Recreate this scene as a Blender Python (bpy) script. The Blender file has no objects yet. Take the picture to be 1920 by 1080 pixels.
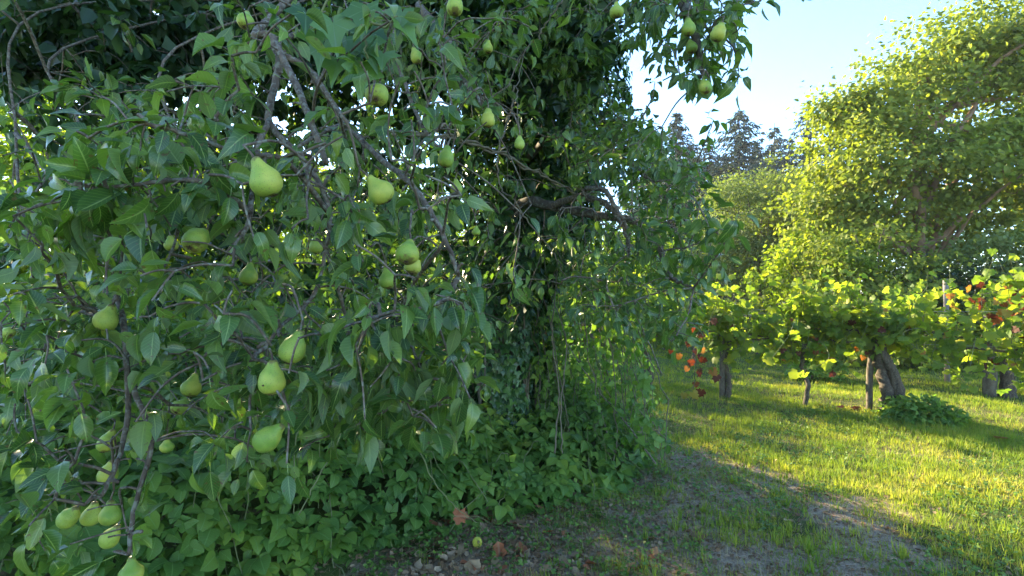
import bpy, math, random
import numpy as np
from mathutils import Matrix, Vector

rng = np.random.default_rng(7)
random.seed(7)
scene = bpy.context.scene
COL = scene.collection
R = math.radians

# ------------------------------------------------------------------ camera
CAM = np.array([0.0, 0.0, 1.60])
PITCH = math.atan(20 / 960)
cam_d = bpy.data.cameras.new("camera")
cam_d.sensor_width = 36
cam_d.lens = 18.0
cam_d.clip_start = 0.05
cam_d.clip_end = 2000
cam = bpy.data.objects.new("camera", cam_d)
COL.objects.link(cam)
cam.location = CAM
cam.rotation_euler = (math.pi / 2 + PITCH, 0, 0)
scene.camera = cam

# ------------------------------------------------------------------ sky, sun, exposure
SUN_EL, SUN_AZ = 21.0, -39.0            # azimuth from +Y towards +X
w = bpy.data.worlds.new("World")
scene.world = w
w.use_nodes = True
nt = w.node_tree
bgn = nt.nodes["Background"]
sky = nt.nodes.new("ShaderNodeTexSky")
sky.sky_type = 'NISHITA'
sky.sun_disc = False
sky.sun_elevation = R(SUN_EL)
sky.sun_rotation = R(SUN_AZ)
sky.altitude = 100
sky.air_density = 1.0
sky.dust_density = 0.1
sky.ozone_density = 3.8
nt.links.new(sky.outputs[0], bgn.inputs[0])
bgn.inputs[1].default_value = 0.115

sd = bpy.data.lights.new("sun", 'SUN')
sd.energy = 4.4
sd.angle = R(0.6)
sd.color = (1.0, 0.83, 0.52)
so = bpy.data.objects.new("sun", sd)
COL.objects.link(so)
sun_from = Vector((math.sin(R(SUN_AZ)) * math.cos(R(SUN_EL)), math.cos(R(SUN_AZ)) * math.cos(R(SUN_EL)), math.sin(R(SUN_EL))))
so.rotation_euler = sun_from.to_track_quat('Z', 'Y').to_euler()
so.location = (-20, 20, 12)

vs = scene.view_settings
vs.view_transform = 'Standard'
vs.look = 'None'
vs.gamma = 1
vs.use_curve_mapping = False
vs.exposure = 2.7
scene.cycles.max_bounces = 8
scene.cycles.diffuse_bounces = 4
scene.cycles.glossy_bounces = 2
scene.cycles.transmission_bounces = 4
scene.cycles.use_denoising = True


# ------------------------------------------------------------------ geometry helpers
def P(px, py, d):
    """a point seen at photograph pixel (px, py), d metres ahead"""
    px, py, d = np.asarray(px, float), np.asarray(py, float), np.asarray(d, float)
    a, b = (px - 960) / 960, (540 - py) / 960
    x = d * a
    y = d * (math.cos(PITCH) - b * math.sin(PITCH))
    z = CAM[2] + d * (math.sin(PITCH) + b * math.cos(PITCH))
    return np.stack(np.broadcast_arrays(x, y, z), -1)


def project(p):
    q = np.asarray(p, float) - CAM
    f = q[..., 1] * math.cos(PITCH) + q[..., 2] * math.sin(PITCH)
    u = -q[..., 1] * math.sin(PITCH) + q[..., 2] * math.cos(PITCH)
    f = np.where(np.abs(f) < 1e-6, 1e-6, f)
    return 960 + 960 * q[..., 0] / f, 540 - 960 * u / f, f


def unit(v):
    n = np.linalg.norm(v, axis=-1, keepdims=True)
    return v / np.maximum(n, 1e-9)


def frames(d, n):
    """rotation matrices whose Y axis is d and whose Z axis is close to n"""
    Y = unit(d)
    Z = n - (n * Y).sum(-1, keepdims=True) * Y
    bad = np.linalg.norm(Z, axis=-1) < 1e-4
    Z[bad] = np.array([0.3, 0.2, 0.9])
    Z = unit(Z)
    X = np.cross(Y, Z)
    return np.stack([X, Y, Z], -1)


def rnd(n, s=1.0):
    return rng.normal(0, s, (n, 3))


def gnd(x, y):
    x, y = np.asarray(x, float), np.asarray(y, float)
    r = np.clip(1.3 - np.hypot(x, y) / 40, 0, 1)
    return r * (0.030 * np.sin(1.3 * x + .5) * np.sin(1.1 * y) + 0.014 * np.sin(3.1 * x + 2) * np.sin(2.7 * y + 1) + 0.006 * np.sin(7.3 * x + y) * np.sin(6.1 * y - x))


class Buf:
    """collects pieces of geometry into one mesh"""
    def __init__(s):
        s.v, s.loops, s.tot, s.uv, s.n = [], [], [], [], 0

    def add(s, v, faces_loops, faces_tot, uv_loops):
        s.v.append(v); s.loops.append(faces_loops + s.n); s.tot.append(faces_tot); s.uv.append(uv_loops); s.n += len(v)

    def mesh(s, name, mats, smooth=True):
        me = bpy.data.meshes.new(name)
        v = np.concatenate(s.v).astype(np.float32)
        lo = np.concatenate(s.loops).astype(np.int32)
        to = np.concatenate(s.tot).astype(np.int32)
        uv = np.concatenate(s.uv).astype(np.float32)
        me.vertices.add(len(v)); me.vertices.foreach_set("co", v.ravel())
        me.loops.add(len(lo)); me.loops.foreach_set("vertex_index", lo)
        me.polygons.add(len(to))
        st = np.concatenate([[0], np.cumsum(to)[:-1]]).astype(np.int32)
        me.polygons.foreach_set("loop_start", st); me.polygons.foreach_set("loop_total", to)
        if smooth:
            me.polygons.foreach_set("use_smooth", np.ones(len(to), bool))
        l = me.uv_layers.new(name="UVMap"); l.data.foreach_set("uv", uv.ravel())
        me.update(calc_edges=True)
        for m in (mats if isinstance(mats, (list, tuple)) else [mats]):
            me.materials.append(m)
        return me


class Tpl:
    """a template piece: verts, faces, uv per vert"""
    def __init__(s, v, faces, uv):
        s.v = np.asarray(v, float); s.uv = np.asarray(uv, float)
        s.loops = np.array([i for f in faces for i in f]); s.tot = np.array([len(f) for f in faces])

    def tile(s, buf, pos, rot, sc):
        m = len(pos)
        if m == 0:
            return
        sc = np.asarray(sc, float)
        if sc.ndim == 1:
            sc = sc[:, None].repeat(3, 1)
        loc = s.v[None] * sc[:, None, :]
        v = np.einsum('mij,mnj->mni', rot, loc) + pos[:, None, :]
        k = len(s.v)
        lo = (s.loops[None] + (np.arange(m) * k)[:, None]).ravel()
        buf.add(v.reshape(-1, 3), lo, np.tile(s.tot, m), np.tile(s.uv[s.loops], (m, 1)))

    def mesh(s, name, mat):
        b = Buf(); s.tile(b, np.zeros((1, 3)), np.eye(3)[None], np.ones(1))
        return b.mesh(name, mat)


def obj(name, me, parent=None, loc=None):
    o = bpy.data.objects.new(name, me)
    COL.objects.link(o)
    if parent is not None:
        o.parent = parent
    if loc is not None:
        o.location = loc
    return o


def thing(name, label, cat, loc=(0, 0, 0), group=None):
    o = bpy.data.objects.new(name, None)
    o.empty_display_size = 0.2
    COL.objects.link(o)
    o.location = [float(c) for c in loc]
    o['label'] = label; o['category'] = cat
    if group:
        o['group'] = group
    return o


def tag(o, label, cat, group=None):
    o['label'] = label; o['category'] = cat
    if group:
        o['group'] = group
    return o


def shift(buf, org):
    buf.v = [v - np.asarray(org) for v in buf.v]
    return buf


def part(name, buf, mat, parent, org=(0, 0, 0), kind=None, label=None, smooth=True):
    o = obj(name, shift(buf, org).mesh(name, mat, smooth), parent)
    if kind:
        o['kind'] = kind
    if label:
        o['label'] = label
    return o


def tube(buf, pts, rad, n=6, cap=True, bump=0.0):
    pts = np.asarray(pts, float); rad = np.broadcast_to(np.asarray(rad, float), (len(pts),))
    m = len(pts)
    t = np.gradient(pts, axis=0) if m > 2 else np.repeat((pts[1] - pts[0])[None], 2, 0)
    t = unit(t)
    ref = np.array([0.0, 0, 1]) if abs(t[0][2]) < .8 else np.array([1.0, 0, 0])
    X = unit(np.cross(np.repeat(ref[None], m, 0), t)); Y = np.cross(t, X)
    a = np.arange(n) * 2 * math.pi / n
    rr = rad[:, None] * (1 + (rng.normal(0, bump, (m, n)) if bump else 0))
    v = pts[:, None] + rr[..., None] * (np.cos(a)[None, :, None] * X[:, None] + np.sin(a)[None, :, None] * Y[:, None])
    i = np.arange(m - 1)[:, None] * n; j = np.arange(n)[None]; k = (j + 1) % n
    f = np.stack([i + j, i + k, i + n + k, i + n + j], -1).reshape(-1)
    L = np.concatenate([[0], np.cumsum(np.linalg.norm(np.diff(pts, axis=0), axis=1))])
    uvv = np.stack([np.tile(a / 6.283, m), np.repeat(L, n)], -1)
    v = v.reshape(-1, 3)
    tot = np.full((m - 1) * n, 4)
    if cap and n > 3:
        f = np.concatenate([f, np.arange(n)[::-1], (m - 1) * n + np.arange(n)])
        tot = np.concatenate([tot, [n, n]])
    buf.add(v, f, tot, uvv[f])


def smooth_line(pts, k=5, jit=0.0):
    """Catmull-Rom through the points"""
    pts = np.asarray(pts, float)
    p = np.vstack([2 * pts[0] - pts[1], pts, 2 * pts[-1] - pts[-2]])
    out = []
    for i in range(1, len(p) - 2):
        for t in np.arange(k) / k:
            out.append(.5 * ((2 * p[i]) + (-p[i - 1] + p[i + 1]) * t + (2 * p[i - 1] - 5 * p[i] + 4 * p[i + 1] - p[i + 2]) * t * t + (-p[i - 1] + 3 * p[i] - 3 * p[i + 1] + p[i + 2]) * t ** 3))
    out.append(p[-2])
    out = np.array(out)
    if jit:
        out[1:-1] += rng.normal(0, jit, (len(out) - 2, 3))
    return out


# ------------------------------------------------------------------ materials
def nodes_of(name):
    m = bpy.data.materials.new(name); m.use_nodes = True
    t = m.node_tree; t.nodes.clear()
    return m, t


def N(t, kind, **kw):
    n = t.nodes.new(kind)
    for k, v in kw.items():
        setattr(n, k, v)
    return n


def ramp(t, fac, stops):
    r = N(t, "ShaderNodeValToRGB")
    while len(r.color_ramp.elements) < len(stops):
        r.color_ramp.elements.new(0.5)
    for e, (p, c) in zip(r.color_ramp.elements, stops):
        e.position = p; e.color = (*c, 1)
    t.links.new(fac, r.inputs[0])
    return r.outputs[0]


def math_(t, op, a, b=None, clamp=False):
    n = N(t, "ShaderNodeMath", operation=op); n.use_clamp = clamp
    for i, x in enumerate((a, b)):
        if x is None:
            continue
        if isinstance(x, (int, float)):
            n.inputs[i].default_value = x
        else:
            t.links.new(x, n.inputs[i])
    return n.outputs[0]


def mixc(t, fac, a, b, mode='MIX'):
    n = N(t, "ShaderNodeMix", data_type='RGBA', blend_type=mode)
    for s, x in ((n.inputs[0], fac), (n.inputs[6], a), (n.inputs[7], b)):
        if isinstance(x, (int, float)):
            s.default_value = x
        elif isinstance(x, tuple):
            s.default_value = (*x, 1)
        else:
            t.links.new(x, s)
    return n.outputs[2]


def leaf_mat(name, stops, rib=(0.16, 0.24, 0.08), back=None, trans=0.35, tcol=1.6, tyellow=(1.15, 1.25, 0.35), rough=0.42, spec=0.4, veins='pinnate', patch=0.5, ribw=0.035, spots=0.0):
    """stops: colours spread over a random value per leaf, shifted by a slow noise in space"""
    m, t = nodes_of(name)
    geo = N(t, "ShaderNodeNewGeometry"); oi = N(t, "ShaderNodeObjectInfo")
    r = math_(t, 'FRACT', math_(t, 'ADD', geo.outputs["Random Per Island"], math_(t, 'MULTIPLY', oi.outputs["Random"], 7.31)))
    tc = N(t, "ShaderNodeNewGeometry")
    nz = N(t, "ShaderNodeTexNoise"); nz.inputs["Scale"].default_value = 1.3; nz.inputs["Detail"].default_value = 2
    t.links.new(tc.outputs["Position"], nz.inputs["Vector"])
    r2 = math_(t, 'ADD', math_(t, 'MULTIPLY', r, 1 - patch * .6), math_(t, 'MULTIPLY', math_(t, 'SUBTRACT', nz.outputs[0], .35), patch * 1.6), True)
    col = ramp(t, r2, stops)
    uv = N(t, "ShaderNodeUVMap"); sx = N(t, "ShaderNodeSeparateXYZ"); t.links.new(uv.outputs[0], sx.inputs[0])
    du = math_(t, 'ABSOLUTE', math_(t, 'SUBTRACT', sx.outputs[0], .5))
    bumpsrc = None
    if veins == 'pinnate':
        mid = math_(t, 'LESS_THAN', du, ribw)
        vv = math_(t, 'FRACT', math_(t, 'MULTIPLY', math_(t, 'SUBTRACT', sx.outputs[1], math_(t, 'MULTIPLY', du, .45)), 9))
        vein = math_(t, 'MULTIPLY', math_(t, 'LESS_THAN', vv, .16), .30)
        fac = math_(t, 'MAXIMUM', math_(t, 'MULTIPLY', mid, .85), vein)
        pet = math_(t, 'LESS_THAN', sx.outputs[1], 0.0)
        fac = math_(t, 'MAXIMUM', fac, pet)
        bumpsrc = vv
    elif veins == 'palmate':
        ang = math_(t, 'ARCTAN2', math_(t, 'SUBTRACT', sx.outputs[0], .5), math_(t, 'SUBTRACT', sx.outputs[1], .12))
        fr = math_(t, 'ABSOLUTE', math_(t, 'SUBTRACT', math_(t, 'FRACT', math_(t, 'ADD', math_(t, 'DIVIDE', ang, .86), .5)), .5))
        fac = math_(t, 'MULTIPLY', math_(t, 'LESS_THAN', fr, .045), .6)
        fac = math_(t, 'MAXIMUM', fac, math_(t, 'LESS_THAN', sx.outputs[1], 0.0))
    else:
        fac = None
    if fac is not None:
        col = mixc(t, fac, col, rib)
    if spots:
        n2 = N(t, "ShaderNodeTexNoise"); n2.inputs["Scale"].default_value = 70; n2.inputs["Detail"].default_value = 3; t.links.new(tc.outputs["Position"], n2.inputs["Vector"])
        sp = math_(t, 'MULTIPLY', math_(t, 'GREATER_THAN', n2.outputs[0], .66), spots)
        col = mixc(t, sp, col, (0.12, 0.07, 0.03))
    colt = mixc(t, 1.0, col, tuple(min(c * tcol, 2.0) for c in tyellow), 'MULTIPLY')
    if back:
        col = mixc(t, math_(t, 'MULTIPLY', geo.outputs["Backfacing"], .75), col, back)
    pb = N(t, "ShaderNodeBsdfPrincipled")
    t.links.new(col, pb.inputs["Base Color"])
    rg = math_(t, 'ADD', math_(t, 'MULTIPLY', geo.outputs["Backfacing"], .3), rough) if back else None
    if rg is not None:
        t.links.new(rg, pb.inputs["Roughness"])
    else:
        pb.inputs["Roughness"].default_value = rough
    pb.inputs["Specular IOR Level"].default_value = spec
    if bumpsrc is not None:
        bp = N(t, "ShaderNodeBump"); bp.inputs["Strength"].default_value = .25; bp.inputs["Distance"].default_value = .002
        t.links.new(bumpsrc, bp.inputs["Height"]); t.links.new(bp.outputs[0], pb.inputs["Normal"])
    tr = N(t, "ShaderNodeBsdfTranslucent"); t.links.new(colt, tr.inputs[0])
    mx = N(t, "ShaderNodeMixShader"); mx.inputs[0].default_value = trans
    t.links.new(pb.outputs[0], mx.inputs[1]); t.links.new(tr.outputs[0], mx.inputs[2])
    out = N(t, "ShaderNodeOutputMaterial"); t.links.new(mx.outputs[0], out.inputs[0])
    return m


def bark_mat(name, c1, c2, scale=14, moss=None, mossamt=.4, bump=.6):
    m, t = nodes_of(name)
    geo = N(t, "ShaderNodeNewGeometry")
    n1 = N(t, "ShaderNodeTexNoise"); n1.inputs["Scale"].default_value = scale; n1.inputs["Detail"].default_value = 6
    mp = N(t, "ShaderNodeMapping"); mp.inputs["Scale"].default_value = (1, 1, .35)
    t.links.new(geo.outputs["Position"], mp.inputs[0]); t.links.new(mp.outputs[0], n1.inputs["Vector"])
    col = ramp(t, n1.outputs[0], [(.3, c1), (.7, c2)])
    if moss:
        n2 = N(t, "ShaderNodeTexNoise"); n2.inputs["Scale"].default_value = scale * 1.7; n2.inputs["Detail"].default_value = 4
        t.links.new(geo.outputs["Position"], n2.inputs["Vector"])
        f = ramp(t, n2.outputs[0], [(.5, (0, 0, 0)), (.62, (mossamt,) * 3)])
        col = mixc(t, f, col, moss)
    pb = N(t, "ShaderNodeBsdfPrincipled"); t.links.new(col, pb.inputs["Base Color"]); pb.inputs["Roughness"].default_value = .85
    bp = N(t, "ShaderNodeBump"); bp.inputs["Strength"].default_value = bump; bp.inputs["Distance"].default_value = .01
    t.links.new(n1.outputs[0], bp.inputs["Height"]); t.links.new(bp.outputs[0], pb.inputs["Normal"])
    out = N(t, "ShaderNodeOutputMaterial"); t.links.new(pb.outputs[0], out.inputs[0])
    return m


M = {}
M['pear_leaf'] = leaf_mat("pear_leaf", [(0, (.022, .056, .014)), (.4, (.058, .122, .024)), (.75, (.125, .20, .036)), (.94, (.22, .28, .05)), (1, (.34, .28, .06))], rib=(.24, .32, .11), back=(.15, .21, .09), trans=.38, rough=.28, spec=.6, spots=.8)
M['dark_shade_leaf'] = leaf_mat("dark_shade_leaf", [(0, (.014, .036, .014)), (.6, (.028, .066, .02)), (1, (.06, .11, .028))], back=(.06, .11, .045), trans=.28, rough=.35, spec=.45, veins=None)  # pear crown shade put into a darker leaf colour; a dark shrub shares it
M['ivy_leaf'] = leaf_mat("ivy_leaf", [(0, (.018, .05, .016)), (.5, (.038, .095, .025)), (.85, (.09, .18, .035)), (1, (.16, .27, .045))], rib=(.12, .2, .09), back=(.05, .1, .04), trans=.22, rough=.33, spec=.5, veins='palmate')
M['bramble_leaf'] = leaf_mat("bramble_leaf", [(0, (.05, .115, .026)), (.4, (.10, .19, .036)), (.75, (.17, .26, .042)), (.96, (.28, .34, .05)), (1, (.34, .22, .07))], rib=(.16, .27, .08), back=(.16, .24, .11), trans=.38, rough=.5, spec=.35, ribw=.03, patch=.8, spots=.4)
M['ground_leaf'] = leaf_mat("ground_leaf", [(0, (.05, .10, .022)), (.6, (.11, .19, .035)), (1, (.2, .29, .05))], trans=.3, rough=.5, spec=.3, veins=None)
M['vine_leaf'] = leaf_mat("vine_leaf", [(0, (.07, .13, .025)), (.35, (.13, .20, .03)), (.7, (.22, .27, .03)), (.92, (.36, .33, .03)), (1, (.36, .18, .04))], rib=(.2, .26, .08), back=(.16, .22, .08), trans=.55, tcol=2.0, tyellow=(1.2, 1.2, .35), rough=.55, spec=.3, veins='palmate', patch=.6)
M['red_leaf'] = leaf_mat("red_leaf", [(0, (.06, .025, .018)), (.35, (.12, .035, .02)), (.6, (.24, .09, .03)), (.8, (.36, .2, .04)), (1, (.30, .30, .05))], rib=(.3, .1, .04), trans=.4, tcol=1.1, tyellow=(1.2, .8, .5), rough=.55, spec=.25, veins=None, patch=.2)
M['maple_leaf'] = leaf_mat("maple_leaf", [(0, (.08, .12, .025)), (.5, (.17, .21, .035)), (.85, (.26, .29, .05)), (.97, (.34, .32, .06)), (1, (.3, .14, .05))], back=(.12, .17, .07), trans=.42, tcol=1.8, rough=.6, spec=.2, veins=None, patch=.7)
M['willow_leaf'] = leaf_mat("willow_leaf", [(0, (.11, .15, .045)), (.6, (.17, .21, .07)), (1, (.26, .29, .11))], trans=.35, tcol=1.4, rough=.6, spec=.2, veins=None, patch=.6)
M['wood_leaf'] = leaf_mat("wood_leaf", [(0, (.08, .14, .02)), (.5, (.16, .23, .025)), (1, (.32, .34, .04))], trans=.58, tcol=2.0, rough=.6, spec=.2, veins=None, patch=.7)
M['needle'] = leaf_mat("needle", [(0, (.030, .05, .042)), (.6, (.045, .07, .052)), (1, (.075, .10, .065))], trans=.1, tcol=1.0, rough=.7, spec=.15, veins=None)  # haze of distance put into the colour as a bluish grey green
M['grass'] = leaf_mat("grass", [(0, (.09, .15, .03)), (.3, (.15, .23, .035)), (.6, (.25, .30, .045)), (.85, (.38, .35, .08)), (1, (.46, .39, .18))], trans=.4, tcol=1.65, tyellow=(1.2, 1.15, .45), rough=.6, spec=.2, veins=None, patch=.9)
M['straw'] = leaf_mat("straw", [(0, (.16, .11, .06)), (.5, (.30, .23, .12)), (1, (.42, .35, .2))], trans=.15, rough=.8, spec=.1, veins=None, tyellow=(1, 1, .8))
M['dead_leaf'] = leaf_mat("dead_leaf", [(0, (.10, .055, .028)), (.35, (.20, .115, .06)), (.7, (.34, .22, .13)), (1, (.50, .37, .24))], rib=(.3, .2, .1), trans=.12, tcol=1.2, tyellow=(1.1, .9, .6), rough=.8, spec=.15, patch=.3)
M['tan_leaf'] = leaf_mat("tan_leaf", [(0, (.24, .16, .09)), (1, (.34, .24, .14))], rib=(.3, .2, .1), trans=.1, rough=.8, spec=.1)
M['russet_leaf'] = leaf_mat("russet_leaf", [(0, (.26, .09, .04)), (1, (.32, .12, .06))], rib=(.3, .15, .08), trans=.1, rough=.8, spec=.1)
M['bark'] = bark_mat("bark", (.035, .026, .02), (.10, .078, .058), 22, (.20, .22, .17), .5)
M['twig'] = bark_mat("twig", (.05, .034, .024), (.17, .125, .09), 45, (.24, .25, .2), .6, .8)
M['green_twig'] = bark_mat("green_twig", (.10, .12, .04), (.18, .18, .07), 30, None, 0, .2)
M['orange_bark'] = bark_mat("orange_bark", (.17, .095, .05), (.32, .19, .11), 10, (.2, .2, .15), .3)
M['vine_bark'] = bark_mat("vine_bark", (.035, .025, .018), (.12, .085, .058), 30, (.2, .2, .14), .3, 1.0)
M['post_wood'] = bark_mat("post_wood", (.06, .045, .033), (.15, .115, .08), 18, (.16, .18, .12), .3, .8)
M['pale_post'] = bark_mat("pale_post", (.17, .14, .12), (.28, .25, .22), 18)
M['liana'] = bark_mat("liana", (.08, .065, .04), (.18, .15, .10), 40, None, 0, .3)

m, t = nodes_of("wire_metal")
pb = N(t, "ShaderNodeBsdfPrincipled"); pb.inputs["Base Color"].default_value = (.3, .3, .29, 1); pb.inputs["Metallic"].default_value = .8; pb.inputs["Roughness"].default_value = .55
t.links.new(pb.outputs[0], N(t, "ShaderNodeOutputMaterial").inputs[0]); M['wire'] = m

# pear skin
def pear_mat(name, g, y):
    m, t = nodes_of(name)
    tc = N(t, "ShaderNodeTexCoord"); oi = N(t, "ShaderNodeObjectInfo")
    n1 = N(t, "ShaderNodeTexNoise", noise_dimensions='4D'); n1.inputs["Scale"].default_value = 2.2; n1.inputs["Detail"].default_value = 4
    t.links.new(tc.outputs["Object"], n1.inputs["Vector"]); t.links.new(math_(t, 'MULTIPLY', oi.outputs["Random"], 20), n1.inputs["W"])
    col = ramp(t, math_(t, 'ADD', math_(t, 'MULTIPLY', n1.outputs[0], .8), math_(t, 'MULTIPLY', oi.outputs["Random"], .25)), [(.35, g), (.75, y)])
    v = N(t, "ShaderNodeTexVoronoi"); v.inputs["Scale"].default_value = 17; t.links.new(tc.outputs["Object"], v.inputs["Vector"])
    dots = ramp(t, v.outputs["Distance"], [(.15, (.8, .8, .8)), (.3, (0, 0, 0))])
    col = mixc(t, dots, col, (.16, .17, .05))
    n3 = N(t, "ShaderNodeTexNoise", noise_dimensions='4D'); n3.inputs["Scale"].default_value = 5.5; n3.inputs["Detail"].default_value = 4
    t.links.new(tc.outputs["Object"], n3.inputs["Vector"]); t.links.new(math_(t, 'MULTIPLY', oi.outputs["Random"], 9), n3.inputs["W"])
    so_ = N(t, "ShaderNodeSeparateXYZ"); t.links.new(tc.outputs["Object"], so_.inputs[0])
    blush = math_(t, 'MULTIPLY', math_(t, 'ADD', math_(t, 'MULTIPLY', so_.outputs[0], 1.1), math_(t, 'SUBTRACT', n1.outputs[0], .45)), .9, True)
    col = mixc(t, blush, col, (.52, .46, .07))
    endz = math_(t, 'MULTIPLY', math_(t, 'SUBTRACT', math_(t, 'ABSOLUTE', math_(t, 'SUBTRACT', so_.outputs[2], .08)), .44), 1.8)
    rus = ramp(t, math_(t, 'ADD', n3.outputs[0], endz), [(.60, (0, 0, 0)), (.74, (.8, .8, .8))])
    col = mixc(t, rus, col, (.14, .10, .035))
    pb = N(t, "ShaderNodeBsdfPrincipled"); t.links.new(col, pb.inputs["Base Color"]); pb.inputs["Roughness"].default_value = .52; pb.inputs["Specular IOR Level"].default_value = .35
    pb.inputs["Subsurface Weight"].default_value = .12; pb.inputs["Subsurface Radius"].default_value = (.01, .008, .003); pb.inputs["Subsurface Scale"].default_value = .6
    t.links.new(pb.outputs[0], N(t, "ShaderNodeOutputMaterial").inputs[0])
    return m
M['pear'] = pear_mat("pear_skin", (.17, .28, .04), (.36, .43, .07))
M['pear_fallen'] = pear_mat("pear_skin_fallen", (.50, .50, .06), (.6, .55, .08))
M['calyx'] = bark_mat("calyx", (.04, .025, .015), (.10, .06, .03), 60)

# ground
m, t = nodes_of("ground_soil")
geo = N(t, "ShaderNodeNewGeometry")
at = N(t, "ShaderNodeAttribute", attribute_name="dirt")
n1 = N(t, "ShaderNodeTexNoise"); n1.inputs["Scale"].default_value = 9; n1.inputs["Detail"].default_value = 8; n1.inputs["Roughness"].default_value = .7
n2 = N(t, "ShaderNodeTexNoise"); n2.inputs["Scale"].default_value = 70; n2.inputs["Detail"].default_value = 6; n2.inputs["Roughness"].default_value = .75
n3 = N(t, "ShaderNodeTexNoise"); n3.inputs["Scale"].default_value = 1.1; n3.inputs["Detail"].default_value = 4
for n in (n1, n2, n3):
    t.links.new(geo.outputs["Position"], n.inputs["Vector"])
soil = ramp(t, n2.outputs[0], [(.3, (.11, .07, .04)), (.42, (.31, .225, .15)), (.55, (.47, .37, .26)), (.75, (.60, .50, .38))])
soil = mixc(t, ramp(t, n1.outputs[0], [(.4, (0, 0, 0)), (.7, (.6, .6, .6))]), soil, (.10, .06, .035))
under = ramp(t, n2.outputs[0], [(.3, (.035, .035, .016)), (.55, (.09, .10, .03)), (.75, (.2, .17, .08))])
under = mixc(t, ramp(t, n3.outputs[0], [(.35, (0, 0, 0)), (.65, (1, 1, 1))]), under, ramp(t, n1.outputs[0], [(.3, (.05, .09, .015)), (.7, (.14, .18, .035))]))
f = math_(t, 'ADD', at.outputs["Fac"], math_(t, 'MULTIPLY', math_(t, 'SUBTRACT', n1.outputs[0], .5), .9))
f = ramp(t, f, [(.35, (0, 0, 0)), (.6, (1, 1, 1))])
col = mixc(t, f, under, soil)
pb = N(t, "ShaderNodeBsdfPrincipled"); t.links.new(col, pb.inputs["Base Color"]); pb.inputs["Roughness"].default_value = .95; pb.inputs["Specular IOR Level"].default_value = .15
bp = N(t, "ShaderNodeBump"); bp.inputs["Strength"].default_value = .9; bp.inputs["Distance"].default_value = .02
t.links.new(math_(t, 'ADD', n2.outputs[0], n1.outputs[0]), bp.inputs["Height"]); t.links.new(bp.outputs[0], pb.inputs["Normal"])
t.links.new(pb.outputs[0], N(t, "ShaderNodeOutputMaterial").inputs[0]); M['ground'] = m


# ------------------------------------------------------------------ leaf templates
def grid_leaf(st, wd, cols, fold=.3, curl=.2, wave=.0, twist=0., petiole=.25, ph=0., asym=0.):
    """blade of unit length along +Y after a petiole; st stations 0..1, wd half widths"""
    v, uv, f = [], [], []
    nc = len(cols)
    for s, wv in zip(st, wd):
        bend = curl * s * s
        for c in cols:
            x = c * wv
            z = abs(c) * wv * fold + wave * math.sin(s * 9 + ph + (2 if c > 0 else 0)) * abs(c) - bend
            y = s * (1 - .35 * curl * s)
            a = twist * s
            x += asym * s * s
            v.append((x * math.cos(a) - z * math.sin(a) * .0, petiole + y, z + x * math.sin(a)))
            uv.append((.5 + .5 * c, s + 1e-3))
    ns = len(st)
    for i in range(ns - 1):
        for j in range(nc - 1):
            a = i * nc + j
            f.append((a, a + 1, a + nc + 1, a + nc))
    if petiole > 0:
        b = len(v); m_ = nc // 2
        wp = .011
        v += [(-wp, 0, .02), (wp, 0, .02), (wp, petiole * .6, .03), (-wp, petiole * .6, .03)]
        uv += [(.5, -.1)] * 4
        f.append((b, b + 1, b + 2, b + 3))
        f.append((b + 3, b + 2, m_))
    return Tpl(v, f, uv)


PW = dict(st=(0, .06, .18, .36, .56, .76, .9, 1), wd=(.005, .10, .20, .255, .235, .155, .075, .004))
PWL = dict(st=(0, .18, .5, .8, 1), wd=(.01, .20, .25, .13, .004))
pear_hi, pear_lo = [], []
for fo, cu, wa, tw, ph, asy in ((.35, .15, .02, .1, 0, .03), (.6, .35, .015, -.25, 1, -.04), (.2, .5, .03, .3, 2, .05), (.8, .1, .02, 0, 3, 0), (.45, -.15, .03, .4, 4, -.06), (.3, .7, .02, -.4, 5, .04), (1.1, .45, .04, .2, 6, .05), (.15, .95, .05, .5, 7, -.05)):
    pear_hi.append(grid_leaf(**PW, cols=(-1, -.5, 0, .5, 1), fold=fo, curl=cu, wave=wa, twist=tw, ph=ph, asym=asy, petiole=.38))
    pear_lo.append(grid_leaf(**PWL, cols=(-1, 0, 1), fold=fo, curl=cu, wave=wa, twist=tw, ph=ph, asym=asy, petiole=.38))


def fan_leaf(ang_r, fold=.2, droop=.2, wave=0., petiole=.3, seed=0, center=(0, .05)):
    """lobed leaf: outline given as (angle from +Y in degrees, radius); unit size"""
    rr = np.random.default_rng(seed)
    v = [(center[0], center[1] + petiole, 0.0)]
    uv = [(.5, .12)]
    for a, r_ in ang_r:
        a2 = R(a); r2 = r_ * (1 + rr.normal(0, .04))
        x = math.sin(a2) * r2; y = math.cos(a2) * r2 + .1
        z = abs(x) * fold - droop * (x * x + y * y) + rr.normal(0, wave)
        v.append((x, y + petiole, z)); uv.append((.5 + .5 * x, max(.12 + .5 * y, .01)))
    n = len(ang_r)
    f = [(0, 1 + i, 2 + i) for i in range(n - 1)]
    if petiole > 0:
        b = len(v); wp = .012
        v += [(-wp, 0, .0), (wp, 0, .0)]; uv += [(.5, -.1)] * 2
        f.append((b, b + 1, 0))
    # reverse so that +Z is the upper face
    f = [tuple(reversed(q)) for q in f]
    return Tpl(v, f, uv)


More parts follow.
